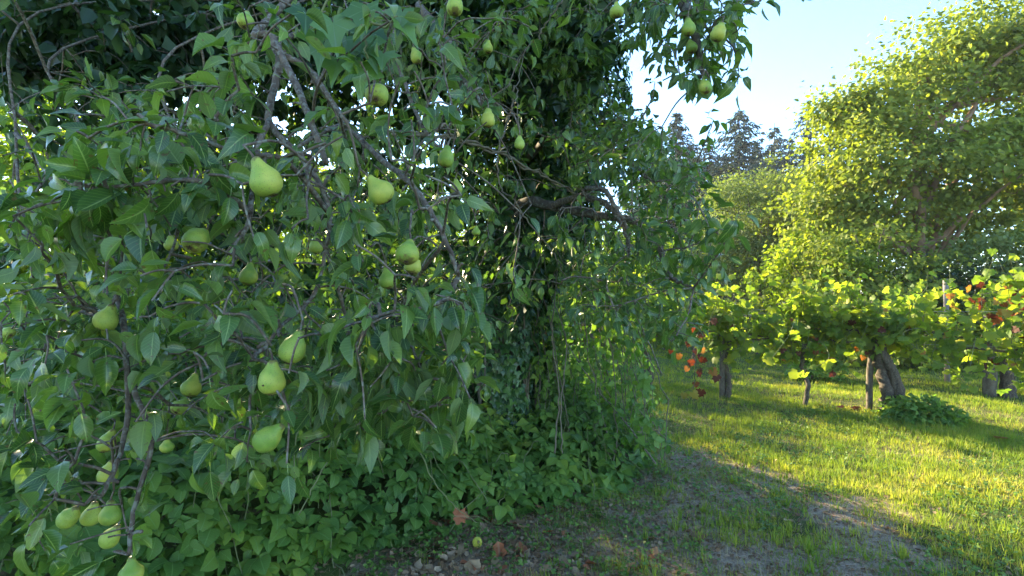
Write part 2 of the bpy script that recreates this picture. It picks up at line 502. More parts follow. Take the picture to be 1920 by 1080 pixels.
VINE = [(-172, .30), (-150, .52), (-128, .45), (-108, .62), (-85, .56), (-68, .40), (-48, .66), (-30, .52), (-14, .60), (0, .78), (14, .60), (30, .52), (48, .66), (68, .40), (85, .56), (108, .62), (128, .45), (150, .52), (172, .30)]
IVY = [(-165, .22), (-128, .46), (-98, .40), (-76, .60), (-48, .36), (-22, .44), (0, .88), (22, .44), (48, .36), (76, .60), (98, .40), (128, .46), (165, .22)]
IVYL = [(-150, .35), (-80, .56), (-42, .38), (0, .85), (42, .38), (80, .56), (150, .35)]
vine_t = [fan_leaf(VINE, fo, dr, .03, .35, s) for s, (fo, dr) in enumerate(((.15, .3), (.4, .1), (.0, .5), (-.15, .25)))]
VINEL = [(-160, .45), (-108, .6), (-68, .42), (-42, .62), (0, .75), (42, .62), (68, .42), (108, .6), (160, .45)]
vine_lo = [fan_leaf(VINEL, fo, dr, .03, .2, s) for s, (fo, dr) in enumerate(((.15, .3), (.4, .1), (.0, .5), (-.15, .25)))]
ivy_t = [fan_leaf(IVY, fo, dr, .02, .4, s) for s, (fo, dr) in enumerate(((.25, .2), (.5, .05), (.1, .4)))]
ivy_lo = [fan_leaf(IVYL, fo, dr, .02, .0, s) for s, (fo, dr) in enumerate(((.25, .2), (.5, .05), (.1, .4)))]


def trifoliate(seed, low=False):
    rr = np.random.default_rng(seed)
    V, F, U = [], [], []
    for a, sc, off in ((0, 1.0, .32), (66, .85, .2), (-66, .85, .2)):
        if low == 2:
            b_ = rr.normal(0, .08)
            tp = Tpl([(0, 0, 0), (.36, .42, .1 + b_), (0, 1, -.3 + b_), (-.36, .42, .1 - b_)], [(0, 1, 2), (0, 2, 3)], [(.5, .01), (.95, .42), (.5, 1), (.05, .42)])
        elif low:
            tp = grid_leaf((0, .4, 1), (.04, .36, .01), (-1, 0, 1), fold=.25 + rr.normal(0, .1), curl=.3 + rr.normal(0, .12), petiole=.0)
        else:
            tp = grid_leaf((0, .15, .38, .62, .84, 1), (.05, .27, .38, .33, .19, .01), (-1, 0, 1), fold=.25 + rr.normal(0, .12), curl=.3 + rr.normal(0, .15), wave=.03, ph=rr.uniform(0, 6), petiole=.04)
        v = tp.v * sc
        v[:, 1] += off * .5
        ca, sa = math.cos(R(a + rr.normal(0, 8))), math.sin(R(a))
        x = v[:, 0] * ca + v[:, 1] * sa; y = -v[:, 0] * sa + v[:, 1] * ca
        v = np.stack([x, y + .35, v[:, 2] + rr.normal(0, .03)], -1)
        b = len(V); V += [tuple(q) for q in v]; U += [tuple(q) for q in tp.uv]
        k = 0
        for n_ in tp.tot:
            F.append(tuple(tp.loops[k:k + n_] + b)); k += n_
    b = len(V)
    V += [(-.012, 0, -.02), (.012, 0, -.02), (0, .37, 0)]; U += [(.5, -.1)] * 3; F.append((b, b + 1, b + 2))
    return Tpl(V, F, U)


bram_hi = [trifoliate(s) for s in range(4)]
bram_lo = [trifoliate(s, True) for s in range(4)]
bram_far = [trifoliate(s, 2) for s in range(4)]
small_leaf = [Tpl([(0, 0, 0), (.22, .45, .08), (0, .5, 0), (-.22, .45, .08), (0, 1, -.12)], [(0, 1, 2), (0, 2, 3), (1, 4, 2), (2, 4, 3)], [(.5, .01), (1, .5), (.5, .5), (0, .5), (.5, 1)]),
              Tpl([(0, 0, 0), (.26, .5, -.06), (0, .5, .03), (-.26, .5, -.06), (.04, 1, -.25)], [(0, 1, 2), (0, 2, 3), (1, 4, 2), (2, 4, 3)], [(.5, .01), (1, .5), (.5, .5), (0, .5), (.5, 1)])]
broad_leaf = [Tpl([(0, 0, 0), (.36, .3, .1), (.25, .72, .0), (0, 1, -.12), (-.25, .72, .0), (-.36, .3, .1)], [(0, 1, 2, 3), (0, 3, 4, 5)], [(.5, .01), (1, .3), (.9, .7), (.5, 1), (.1, .7), (0, .3)]),
              Tpl([(0, 0, 0), (.4, .35, -.08), (.2, .7, -.1), (0, 1, -.3), (-.2, .7, -.1), (-.4, .35, -.08)], [(0, 1, 2, 3), (0, 3, 4, 5)], [(.5, .01), (1, .3), (.9, .7), (.5, 1), (.1, .7), (0, .3)])]
quad_leaf = [Tpl([(0, 0, 0), (.34, .45, .08), (0, 1, -.15), (-.34, .45, .08)], [(0, 1, 2), (0, 2, 3)], [(.5, .01), (1, .5), (.5, 1), (0, .5)]), Tpl([(0, 0, 0), (.38, .5, -.1), (0, 1, -.25), (-.3, .4, -.08)], [(0, 1, 2), (0, 2, 3)], [(.5, .01), (1, .5), (.5, 1), (0, .5)])]
blades = []
for bnd in (.15, .4, .75):
    v, uv, f = [], [], []
    for s, wv in ((0, .5), (.5, .40)):
        for c in (-1, 1):
            v.append((c * wv, bnd * s * s, s * (1 - .35 * bnd * s))); uv.append((.5 + c * .5, s + .01))
    v.append((0, bnd, 1 - .35 * bnd)); uv.append((.5, 1))
    f = [(0, 1, 3, 2), (2, 3, 4)]
    blades.append(Tpl(v, f, uv))
needle_spray = [Tpl([(-.45, 0, 0), (.5, .1, -.02), (.12, 1, -.28), (-.3, .75, -.2)], [(0, 1, 2, 3)], [(0, 0), (1, 0), (.5, 1), (0, .6)])]


def image_rank(pos, size, cell=22):
    """order leaves by how large they show; -1 for leaves out of view or well behind others"""
    x, y, d = project(pos)
    vis = (d > .3) & (x > -10) & (x < 1930) & (y > -10) & (y < 1090)
    s = np.where(vis, size * 960 / np.maximum(d, .3), -1)
    key = (np.floor(x / cell).astype(int) * 1000 + np.floor(y / cell).astype(int))
    order = np.lexsort((d, key))
    k2 = key[order]
    first = np.concatenate([[0], np.nonzero(np.diff(k2))[0] + 1])
    rank = np.arange(len(k2)) - np.repeat(first, np.diff(np.concatenate([first, [len(k2)]])))
    rr = np.empty(len(k2), int); rr[order] = rank
    return np.where((rr == 0) & vis, s, np.where((rr == 1) & vis, s * .5, -1))


def foliage(parent, org, hi, lo, mat, pos, rot, sc, tid, nparts, name='leaf', rest='foliage', minpx=8, mat_hi=None):
    org = np.asarray(org, float)
    picks = np.zeros(len(pos), bool)
    if nparts:
        s = image_rank(pos, sc if sc.ndim == 1 else sc[:, 1])
        o = np.argsort(-s)[:nparts]; o = np.arange(len(pos)) if rest == 'leaf' else o[s[o] > minpx]
        picks[o] = True
        meshes = [h.mesh(name, mat_hi or mat) for h in hi]
        for i in o:
            ob = bpy.data.objects.new(name, meshes[tid[i] % len(hi)])
            COL.objects.link(ob); ob.parent = parent
            s3 = sc[i] if sc.ndim == 2 else np.repeat(sc[i], 3)
            mt = np.eye(4); mt[:3, :3] = rot[i] * s3[None, :]; mt[:3, 3] = pos[i] - org
            ob.matrix_basis = Matrix(mt.tolist())
    b = Buf()
    for k, tp in enumerate(lo):
        q = (~picks) & (tid % len(lo) == k)
        tp.tile(b, pos[q], rot[q], sc[q])
    if b.n:
        return part(rest, b, mat, parent, org, 'stuff' if (~picks).sum() > 12 else None)


def inpoly(px, py, poly):
    poly = np.asarray(poly, float); n = len(poly); c = np.zeros(len(px), bool)
    j = n - 1
    for i in range(n):
        xi, yi = poly[i]; xj, yj = poly[j]
        cond = ((yi > py) != (yj > py)) & (px < (xj - xi) * (py - yi) / (yj - yi + 1e-9) + xi)
        c ^= cond; j = i
    return c


def sample_poly(poly, n, d0, d1, p=1.0):
    poly = np.asarray(poly, float)
    out = []
    lo, hi = poly.min(0), poly.max(0); got = 0
    while got < n:
        q = rng.uniform(lo, hi, (n * 3, 2)); q = q[inpoly(q[:, 0], q[:, 1], poly)]
        out.append(q); got += len(q)
    q = np.concatenate(out)[:n]
    d = d0 + (d1 - d0) * rng.uniform(0, 1, n) ** p
    return P(q[:, 0], q[:, 1], d)


def fbm(x, y, s, seed=0):
    """cheap smooth noise 0..1"""
    r_ = np.random.default_rng(seed); v = 0
    for k in range(6):
        a = r_.uniform(0, 6.28); fr = s * (1.0 + .35 * k)
        v = v + np.sin(fr * (x * math.cos(a) + y * math.sin(a)) + r_.uniform(0, 6.28)) / (1 + .3 * k)
    return .5 + v / 7


# ------------------------------------------------------------------ ground
DIRT = [(0.3, 3.0, .75), (.9, 3.1, .6), (1.15, 4.2, .5), (1.6, 5.2, .5), (1.4, 6.2, .4), (2.0, 4.4, .5), (1.6, 3.1, .4), (2.5, 3.9, .3), (2.2, 3.2, .3)]


def dirt(x, y):
    v = np.zeros(np.shape(x))
    for a, b, r_ in DIRT:
        v = np.maximum(v, 1.15 - ((x - a) ** 2 + (y - b) ** 2) / r_ ** 2 * .5)
    v = v + (fbm(x, y, 4.5, 31) - .5) * .9 + (fbm(x, y, 13, 32) - .5) * .7 + .12 * (y < 6) * (x < 5)
    return np.clip(v, 0, 1)


def axis(lo, mid0, mid1, hi, step):
    a = list(np.arange(mid0, mid1, step))
    s, x = step, mid1
    while x < hi:
        a.append(x); s *= 1.25; x += s
    a.append(hi)
    s, x = step, mid0; pre = []
    while x > lo:
        s *= 1.25; x -= s; pre.append(x)
    pre.append(lo - 1)
    return np.array(sorted(set(pre)) + a)


gx, gy = axis(-400, -3, 6, 400, .09), axis(-60, 1.5, 10, 600, .09)
GX, GY = np.meshgrid(gx, gy)
GZ = gnd(GX, GY)
gb = Buf()
nx, ny = len(gx), len(gy)
i, j = np.meshgrid(np.arange(nx - 1), np.arange(ny - 1))
a = (j * nx + i).ravel()
f = np.stack([a, a + 1, a + nx + 1, a + nx], -1).ravel()
gv = np.stack([GX.ravel(), GY.ravel(), GZ.ravel()], -1)
gb.add(gv, f, np.full(len(a), 4), gv[f][:, :2])
gme = gb.mesh("ground", M['ground'])
ga = gme.attributes.new("dirt", 'FLOAT', 'POINT')
ga.data.foreach_set("value", dirt(GX, GY).ravel().astype(np.float32))
go = obj("ground", gme); go['kind'] = 'structure'

# ------------------------------------------------------------------ background trees
def clumps(blobs, nclump, nleaf, sig, shell=.65, flat=.7):
    """leaf positions in clumps spread over the outer part of ellipsoids"""
    vol = np.array([b[3] * b[4] * b[5] for b in blobs]) ** .66
    which = rng.choice(len(blobs), nclump, p=vol / vol.sum())
    B = np.array(blobs)[which]
    dirs = unit(rnd(nclump))
    rad = shell + (1 - shell) * rng.uniform(0, 1, nclump) ** .6
    rad = rad * rng.uniform(.9, 1.12, nclump)
    c = B[:, :3] + dirs * B[:, 3:6] * rad[:, None]
    k = rng.integers(0, nclump, nleaf)
    s = sig * rng.uniform(.5, 1.3, nclump)
    pos = c[k] + rnd(nleaf) * s[k][:, None] * np.array([1.25, 1.25, flat])
    out = unit(pos - B[k][:, :3])
    return pos, out, c


def leafy_tree(name, label, cat, base, blobs, nclump, nleaf, sig, leaf, mat, bark, trunk_r, tpl=None, group=None, limbs=10, extra=None, shell=.65, trunk_top=None, flat=.7, carve=None):
    base = np.asarray(base, float)
    T = thing(name, label, cat, base, group)
    pos, out, c = clumps(blobs, nclump, nleaf, sig, shell, flat)
    ok = pos[:, 2] > .1
    if carve is not None:
        for cc, rr_ in carve:
            ok &= (((pos - cc) / rr_) ** 2).sum(1) > 1
    pos, out = pos[ok], out[ok]
    d = unit(out * .6 + rnd(len(pos), .6) + np.array([0, 0, -.35]))
    nrm = unit(out * .7 + np.array([0, 0, .7]) + rnd(len(pos), .45))
    rot = frames(d, nrm)
    sc = leaf * rng.uniform(.65, 1.25, len(pos))
    foliage(T, base, [], tpl or broad_leaf, mat, pos, rot, sc, rng.integers(0, 2, len(pos)), 0, rest='crown')
    top = np.asarray(trunk_top if trunk_top is not None else np.mean(np.array(blobs)[:, :3], 0), float)
    b = Buf()
    line = smooth_line([base - [0, 0, .1], base + (top - base) * .4 + rnd(1)[0] * .08, top], 5)
    tube(b, line, np.linspace(trunk_r, trunk_r * .35, len(line)), 9, bump=.06)
    part('trunk', b, bark, T, base)
    b = Buf()
    for q in range(limbs):
        e = c[rng.integers(0, len(c))]
        s = line[rng.integers(len(line) // 3, len(line))]
        mid = (s + e) / 2 + np.array([0, 0, .12 * np.linalg.norm(e - s)])
        l2 = smooth_line([s, mid, e], 4, .02)
        tube(b, l2, np.linspace(trunk_r * .35, .015, len(l2)), 6)
    for ln in (extra or []):
        l2 = smooth_line(ln[0], 5, .015)
        tube(b, l2, np.linspace(ln[1], ln[2], len(l2)), 7)
    part('limbs', b, bark, T, base, 'stuff')
    return T


# the large maple on the right
tb = P(1722, 560, 15.0); tb[2] = 0
def blob(px, py, d, r, rz=None, ry=None):
    p = P(px, py, d)
    return (p[0], p[1], p[2], r, ry or r, rz or r * .8)
maple_blobs = [blob(1725, 120, 15, 1.3, 1.1), blob(1810, 95, 15.5, 1.6, 1.3), blob(1915, 60, 15, 1.7, 1.3), blob(1655, 190, 14.5, 1.3, 1.0), blob(1740, 215, 15, 1.5, 1.2), blob(1900, 130, 15, 1.3, .8), blob(1960, 190, 14.6, 1.3, .8), blob(1870, 255, 14.4, 1.2, .7),
               blob(1595, 300, 14.5, 1.4, 1.1), blob(1700, 330, 14, 2.0, 1.4), blob(1830, 330, 14.5, 2.2, 1.1), blob(1960, 300, 15, 2.0, 1.3), blob(1560, 400, 14.5, 1.2, 1.2),
               blob(1650, 430, 15.6, 1.5, .8), blob(1820, 440, 15.8, 2.0, .8), blob(1560, 470, 14.3, 1.2, .9), blob(1590, 205, 14.6, .8, .5), blob(2060, 60, 15, 2.2), blob(2090, 380, 15, 2.4)]
tk = [P(1722, 470, 14.4), P(1722, 400, 14.4), P(1715, 330, 14.5)]
leafy_tree('maple_tree', 'tall broad maple with lit yellow green crown and forked orange trunk behind the vines', 'tree', tb, maple_blobs, 620, 66000, .34, .145, M['maple_leaf'], M['orange_bark'], .26,
           limbs=26, trunk_top=P(1722, 150, 14.8), shell=.4, flat=.62, carve=[(P(1730, 440, 13.0), np.array([1.3, 1.5, .5])), (P(1850, 205, 13.8), np.array([.8, 2.5, .28]))],
           extra=[([P(1720, 475, 14.3), P(1770, 440, 13.9), P(1805, 405, 13.7)], .085, .05), ([P(1700, 475, 14.3), P(1665, 445, 13.8), P(1640, 420, 13.6)], .10, .05),
                  ([P(1730, 400, 14.3), P(1790, 260, 14.0), P(1830, 195, 13.9)], .10, .04), ([P(1722, 470, 14.4), P(1725, 395, 14.0), P(1712, 350, 14.0)], .14, .10), ([P(1860, 470, 14.5), P(1920, 440, 14), P(1980, 400, 14)], .09, .04)])

# pale round willow between pear tree and maple
wb = P(1420, 560, 20.0); wb[2] = 0
leafy_tree('willow_bush', 'pale olive rounded willow bush in front of the dark spruces', 'bush', wb,
           [blob(1420, 420, 20, 1.9, 2.4), blob(1470, 380, 20, 1.5, 1.5), blob(1380, 400, 20, 1.3, 1.5), blob(1500, 440, 20, 1.6, 2), blob(1440, 500, 20, 2.2, 1.3), blob(1360, 480, 20.5, 1.4, 1.4)],
           500, 42000, .26, .10, M['willow_leaf'], M['twig'], .12, tpl=quad_leaf, limbs=30, shell=.55)

# shrubs below the maple
for k, (px, py, d, r_, rz, n, lab, mt) in enumerate([
        (1640, 500, 12.6, 1.5, 1.0, 9000, 'low dark green shrub under the left limb of the maple', 'maple_leaf'),
        (1880, 495, 12.2, 1.5, .95, 9500, 'rounded pale green shrub under the maple near the picture edge', 'willow_leaf'),
        (1750, 525, 13.0, 1.3, .6, 7000, 'dark green shrub in front of the maple trunk', 'dark_shade_leaf'),
        (1540, 500, 13.5, 1.4, 1.0, 9000, 'bright green shrub between the willow bush and the maple', 'wood_leaf'),
        (1990, 500, 13.0, 1.6, 1.0, 4000, 'shrub cut by the picture edge beside the pale shrub', 'maple_leaf')]):
    b0 = P(px, 600, d); b0[2] = 0
    leafy_tree('shrub', lab, 'shrub', b0, [blob(px, py, d, r_, rz), blob(px - 50, py + 40, d, r_ * .7, rz * .9), blob(px + 50, py + 45, d, r_ * .7, rz * .9), (b0[0], b0[1], .7, r_ * 1.1, r_, .7)], 120, n, .2, .12, M[mt], M['twig'], .05, limbs=8, tpl=quad_leaf)

# woods and hedge seen through the pear tree
woods = [(-13, 13, 8.6, 3.2), (-9.6, 11.5, 7.0, 2.3), (-6.6, 12.2, 5.6, 2.0), (-4.2, 17.5, 5.0, 2.3), (-1.0, 19, 4.2, 2.2), (2.2, 20, 4.0, 2.2), (-8.5, 20, 7.2, 3.0), (-13, 24, 9.2, 4.0), (5.4, 22, 4.8, 2.2), (-4.5, 29, 12.5, 4.0), (1.5, 31, 9.5, 3.8), (-8.6, 33, 12.0, 3.6), (-12, 32, 11.0, 3.2)]
wl = ['yellow green bushy tree far left behind the brambles', 'yellow green bush beside the far left bushy tree', 'smaller lit bush at the end of the left hedge', 'low lit bush behind the pear tree, left of its trunk',
      'low lit bush straight behind the ivy trunk', 'lit bush behind the first vine row, right of the ivy trunk', 'rounded tree behind the left hedge', 'taller tree far behind the left hedge',
      'lit bush left of the pale willow', 'tree in the far wood behind the ivy trunk', 'tree at the right end of the far wood', 'tall tree in the far wood left of the one behind the trunk', 'leftmost tall tree of the far wood, seen through the pear leaves']
for k, ((x, y, h, r_), lab) in enumerate(zip(woods, wl)):
    bl = [(x, y, h * .55, r_, r_, h * .42), (x + r_ * .5, y - .3, h * .45, r_ * .7, r_ * .7, h * .35), (x - r_ * .5, y - .2, h * .6, r_ * .6, r_ * .6, h * .38), (x, y - .4, h * .25, r_ * 1.1, r_, h * .25)]
    leafy_tree('bushy_tree', lab, 'tree', (x, y, 0), bl, 190, 10500, .3, .185, M['wood_leaf'], M['twig'], .12, limbs=12, tpl=quad_leaf)

# spruces
def spruce(px, d, toppy, wid, label, lean=0.0):
    base = P(px, 560, d); base[2] = 0
    top = P(px + lean, toppy, d)
    H = top[2]
    T = thing('spruce_tree', label, 'tree', base, 'spruces on the skyline')
    b = Buf(); tube(b, [base, base * .5 + top * .5, top], [.28, .16, .02], 8); part('trunk', b, M['bark'], T, base)
    pos, dd, nn, ss = [], [], [], []
    z = H * .12
    while z < H * .985:
        fr = 1 - z / H
        L = wid * min(1.0, (fr * 3.0) ** .85) * rng.uniform(.65, 1.1) + .1
        for a in rng.uniform(0, 6.28, rng.integers(6, 10)):
            Lb = L * rng.uniform(.7, 1.15)
            m_ = max(3, int(Lb / .16))
            s = (np.arange(m_) + .5) / m_
            out = np.array([math.cos(a), math.sin(a), 0])
            c = base + (top - base) * (z / H) + out * (s * Lb)[:, None] + np.array([0, 0, 1.0]) * (-.32 * Lb * s + .28 * Lb * s ** 2.5)[:, None]
            for rep in range(3):
                side = np.cross(out, [0, 0, 1.0]) * rng.choice([-1, 1])
                pos.append(c + rnd(m_, .05)); dd.append(out[None] * .7 + side[None] * rng.uniform(0, .9) + np.array([0, 0, -.45]) + rnd(m_, .25)); nn.append(np.array([0, 0, 1.0]) + rnd(m_, .5)); ss.append(np.full(m_, 1.0) * (.65 + .5 * fr))
        z += rng.uniform(.20, .36) * (H / 14)
    pos, dd, nn, ss = map(np.concatenate, (pos, dd, nn, ss))
    sc = np.stack([.18 * ss, .48 * ss, .4 * ss], -1) * rng.uniform(.7, 1.2, (len(ss), 1))
    foliage(T, base, [], needle_spray, M['needle'], pos, frames(dd, nn), sc, np.zeros(len(pos), int), 0, rest='crown')


spruce(1268, 38, 208, 2.7, 'dark spruce just right of the pear branches')
spruce(1386, 40, 200, 3.4, 'broad dark spruce standing alone above the willow bush')
spruce(1452, 45, 230, 2.4, 'thin topped spruce between the broad spruce and the maple')
spruce(1512, 44, 192, 2.9, 'dark spruce half hidden by the left edge of the maple')
spruce(1330, 46, 258, 3.2, 'low spruce between the two tallest spruces')
spruce(1420, 47, 262, 3.2, 'low dark spruce right of the broad one')
spruce(1225, 44, 240, 2.9, 'spruce mostly hidden behind pear twigs')
spruce(1300, 48, 262, 3.2, 'low spruce just left of the broad one')
spruce(1480, 48, 256, 3.0, 'low spruce between the thin topped one and the maple edge')
spruce(1360, 52, 285, 4.0, 'wide low spruce filling the gap behind the broad one')
spruce(1560, 50, 250, 3.0, 'far spruce showing through the maple edge')

# ------------------------------------------------------------------ vineyard
def vine(base, tang, L, label, leafparts, n, trunk=((0, 0), .05), z0=.75, z1=1.75, thick=.36, red=0, parts_min=8, spread=1.0, double=False, tall=0.0):
    base = np.array([base[0], base[1], gnd(base[0], base[1])]); tg = np.array([tang[0], tang[1], 0.0]); tg /= np.linalg.norm(tg); nr = np.array([-tg[1], tg[0], 0])
    T = thing('grapevine', label, 'vine', base, 'grapevines trained along wires')
    rr = trunk[1]
    ln = smooth_line([base - [0, 0, .05], base + [0, 0, .3] + tg * .04, base + [0, 0, .6] - tg * .03 + nr * .03, base + [0, 0, z0 + .12] + tg * trunk[0][0]], 5, .008)
    b = Buf(); tube(b, ln, np.linspace(rr * 1.25, rr * .8, len(ln)), 9, bump=.12); part('trunk', b, M['vine_bark'], T, base)
    if double:
        b = Buf(); l3 = smooth_line([base + tg * .15, base + tg * .14 + [0, 0, .35], base + tg * .03 + [0, 0, .72], base + [0, 0, .95] - tg * .1], 5, .008)
        tube(b, l3, np.linspace(rr * 1.1, rr * .7, len(l3)), 9, bump=.12); part('trunk', b, M['vine_bark'], T, base)
    z1 = z1 * rng.uniform(.84, 1.08)
    top = ln[-1]
    for sgn in (-1, 1):
        b = Buf(); c = smooth_line([top, top + tg * sgn * L * .25 + [0, 0, .08], top + tg * sgn * L * .55 + [0, 0, .05]], 5, .012); tube(b, c, np.linspace(rr * .45, .012, len(c)), 7)
        part('cane', b, M['vine_bark'], T, base)
    # shoots that carry the leaves
    sh = Buf(); pos, dd, nn = [], [], []
    ns = n // 7
    for q in range(ns):
        s = float(np.clip(rng.normal(0, .25), -.55, .55)) * L
        p0 = top + tg * s + nr * rng.normal(0, .05)
        p0[2] = base[2] + z0 + rng.uniform(-.2, .3)
        h = (z1 - z0) * rng.uniform(.5, 1.08) + (tall if rng.random() < .15 else 0)
        lean = rng.normal(0, thick * .8)
        if rng.random() < .3:      # drooping shoot
            pts = [p0, p0 + nr * lean * .6 + [0, 0, h * .4] + tg * rng.normal(0, .12), p0 + nr * lean * 1.5 + [0, 0, h * .15] + tg * rng.normal(0, .25), p0 + nr * lean * 1.8 + [0, 0, -rng.uniform(.0, .35)] + tg * rng.normal(0, .2)]
        else:
            pts = [p0, p0 + nr * lean * .4 + [0, 0, h * .5] + tg * rng.normal(0, .1), p0 + nr * lean + [0, 0, h] + tg * rng.normal(0, .2)]
        l2 = smooth_line(pts, 4); tube(sh, l2, np.linspace(.006, .002, len(l2)), 4)
        m_ = 11
        tpar = rng.uniform(.05, 1, m_) * (len(l2) - 1); i0 = np.minimum(tpar.astype(int), len(l2) - 2)
        p = l2[i0] + (l2[i0 + 1] - l2[i0]) * (tpar - i0)[:, None]
        p = p + rnd(m_, .035)
        side = np.where(rng.random(m_) < .5, 1, -1)[:, None] * nr
        pos.append(p); dd.append(side * .8 + tg * rng.normal(0, .6, (m_, 1)) + [0, 0, -.55] + rnd(m_, .3)); nn.append(side * .55 + [0, 0, .7] + rnd(m_, .4))
    pos, dd, nn = map(np.concatenate, (pos, dd, nn))
    part('shoots', sh, M['green_twig'], T, base, 'stuff')
    rot = frames(dd, nn); sc = .11 * rng.uniform(.55, 1.3, len(pos)); tid = rng.integers(0, 4, len(pos))
    foliage(T, base, vine_t, vine_lo, M['vine_leaf'], pos, rot, sc, tid, leafparts, minpx=parts_min)
    if red:
        k = rng.permutation(len(pos))[:red]
        if isinstance(red, int):
            pc = base + tg * rng.normal(0, .25 * L, (red, 1)) + nr * rng.normal(-.15, .12, (red, 1)) + np.stack([np.zeros(red), np.zeros(red), rng.uniform(z0 - .1, z0 + .55, red)], -1)
            dr = rnd(red, .5) + [0, 0, -.6]; nr2 = rnd(red, .5) + [-.4, -.7, .3]
            foliage(T, base, vine_t, vine_lo, M['red_leaf'], pc, frames(dr, nr2), .085 * rng.uniform(.6, 1.2, red), rng.integers(0, 4, red), red, rest='leaf', minpx=2)
    return T, base, tg, nr


def vine_post(x, y, h, r_, label, mat='post_wood', lean=(0, 0), square=False):
    z = gnd(x, y)
    b = Buf(); ln = np.array([[x, y, z - .1], [x + lean[0] * .5, y + lean[1] * .5, z + h * .5], [x + lean[0], y + lean[1], z + h]])
    tube(b, smooth_line(ln, 4, .004), np.full(9, r_) * np.linspace(1.1, .95, 9), 5 if square else 9, bump=.05)
    o = part('vine_post', b, M[mat], None, (x, y, z), smooth=not square); o.location = (x, y, float(z))
    tag(o, label, 'post', 'wooden posts along the vine rows')
    return o


R1 = (1.9, -1.3)
row1 = [((2.46, 9.3), 1.3, 'leafy grapevine at the near row end beside the hanging creepers', 45, 330, ((0, 0), .05), {}),
        ((3.45, 8.25), 1.25, 'grapevine on the squared post with dark red hanging leaves', 70, 340, ((.05, 0), .035), dict(z0=.85)),
        ((4.35, 7.65), 1.3, 'grapevine hanging low between the squared post and the thick double trunk', 70, 400, ((0, 0), .03), dict(red=12, z0=.8)),
        ((5.15, 7.1), 1.5, 'old grapevine with thick forked double trunk and rounded leafy base', 80, 470, ((-.05, 0), .075), dict(red=10, double=True, tall=.3, z0=.95)),
        ((6.5, 6.3), 1.5, 'grapevine right of the double trunk leaning out of the picture', 60, 420, ((0, 0), .05), dict(red=8))]
for (b0, L, lab, np_, n, tr, kw) in row1:
    vine(b0, R1, L, lab, np_, n, tr, z1=1.78, **kw)
R2 = (1.9, -1.9)
row2 = [((4.3, 12.2), 1.6, 'grapevine of the second row seen between two posts', 30, 330, ((0, 0), .04)),
        ((6.1, 10.6), 1.6, 'grapevine of the second row with a leafy dark trunk', 45, 420, ((0, 0), .07)),
        ((7.0, 9.5), 1.6, 'grapevine behind the thick double trunk', 45, 400, ((0, 0), .05)),
        ((8.1, 8.45), 1.6, 'grapevine on the stout stump near the picture edge', 45, 400, ((0, 0), .09)),
        ((9.3, 7.8), 1.6, 'grapevine of the second row cut by the picture edge', 20, 300, ((0, 0), .06))]
for (b0, L, lab, np_, n, tr) in row2:
    vine(b0, R2, L, lab, np_, n, tr, z1=1.8, red=5)
row3 = [((2.6, 17), 'small grapevine at the far end of the third row'), ((4.7, 15.8), 'far grapevine left of the slim leaning trunk'), ((6.9, 14.4), 'far grapevine with a slim leaning trunk over bright grass'), ((8.9, 12.9), 'far grapevine above the second row gap'), ((10.9, 11.6), 'far grapevine behind the stout stump'), ((0.5, 13.5), 'far grapevine seen through the creeper curtain'), ((-2.2, 14.2), 'far grapevine seen low through the pear leaves'), ((-5, 15), 'far grapevine left of the trunk, behind the brambles')]
for (b0, lab) in row3:
    vine(b0, R2, 2.2, lab, 0, 420, ((.1, 0), .05), z1=1.8, red=0)

# posts and wires
vine_post(3.40, 8.30, 1.0, .052, 'squared grey wooden post under the vine with dark red leaves', square=True)
vine_post(2.44, 9.32, 1.3, .05, 'dark wooden post at the left end of the near row')
vine_post(5.02, 7.25, 1.55, .04, 'round post hidden in the vine with the double trunk', lean=(.1, 0))
vine_post(8.05, 9.5, 1.93, .042, 'pale post top standing above the vines', 'pale_post')
vine_post(7.9, 8.5, 1.4, .085, 'stout brown post below the vines near the picture edge', lean=(.03, 0))
vine_post(6.0, 10.5, 1.5, .05, 'dark post among leaves in the middle of the second row')
def wire(p0, p1, z, label):
    b = Buf(); p0 = np.array([*p0, z]); p1 = np.array([*p1, z])
    l = np.linspace(p0, p1, 7); l[:, 2] -= .03 * np.sin(np.linspace(0, math.pi, 7)); tube(b, l, .003, 4)
    o = part('trellis_wire', b, M['wire'], None, p0); o.location = p0
    tag(o, label, 'wire', 'trellis wires')
wire((2.4, 9.35), (7.4, 5.8), 1.0, 'lower trellis wire through the near vine row')
wire((2.4, 9.35), (7.4, 5.8), 1.45, 'upper trellis wire through the near vine row')
wire((4.2, 12.3), (9.5, 7.5), 1.3, 'trellis wire through the second vine row')

# dark red leaves hanging from the squared post vine: a shoot with single large leaves
vb = np.array([3.2, 8.2, 0])
T = thing('creeper_shoot', 'hanging shoot of dark red leaves left of the squared post', 'creeper', vb)
b = Buf(); sh = smooth_line([P(1345, 590, 8.2), P(1310, 620, 8.1), P(1305, 680, 8.1), P(1300, 735, 8.1)], 5, .01); tube(b, sh, .006, 5); part('stem', b, M['liana'], T, vb)
rp = []
for (px, py) in ((1300, 612), (1322, 625), (1332, 622), (1302, 655), (1290, 640), (1314, 650), (1296, 672), (1320, 668), (1310, 690), (1290, 686), (1304, 715), (1297, 733), (1316, 728), (1282, 735), (1260, 655), (1272, 662), (1336, 595), (1332, 690), (1345, 700)):
    rp.append(P(px, py, 8.1 + rng.uniform(-.1, .1)))
rp = np.array(rp); k = len(rp)
b = Buf()
for q in rp:
    a_ = sh[np.argmin(np.linalg.norm(sh - q - [0, 0, .05], axis=1))]; tube(b, smooth_line([a_, (a_ + q) / 2 + [0, 0, .03], q], 3), .0035, 4)
part('stem', b, M['liana'], T, vb)
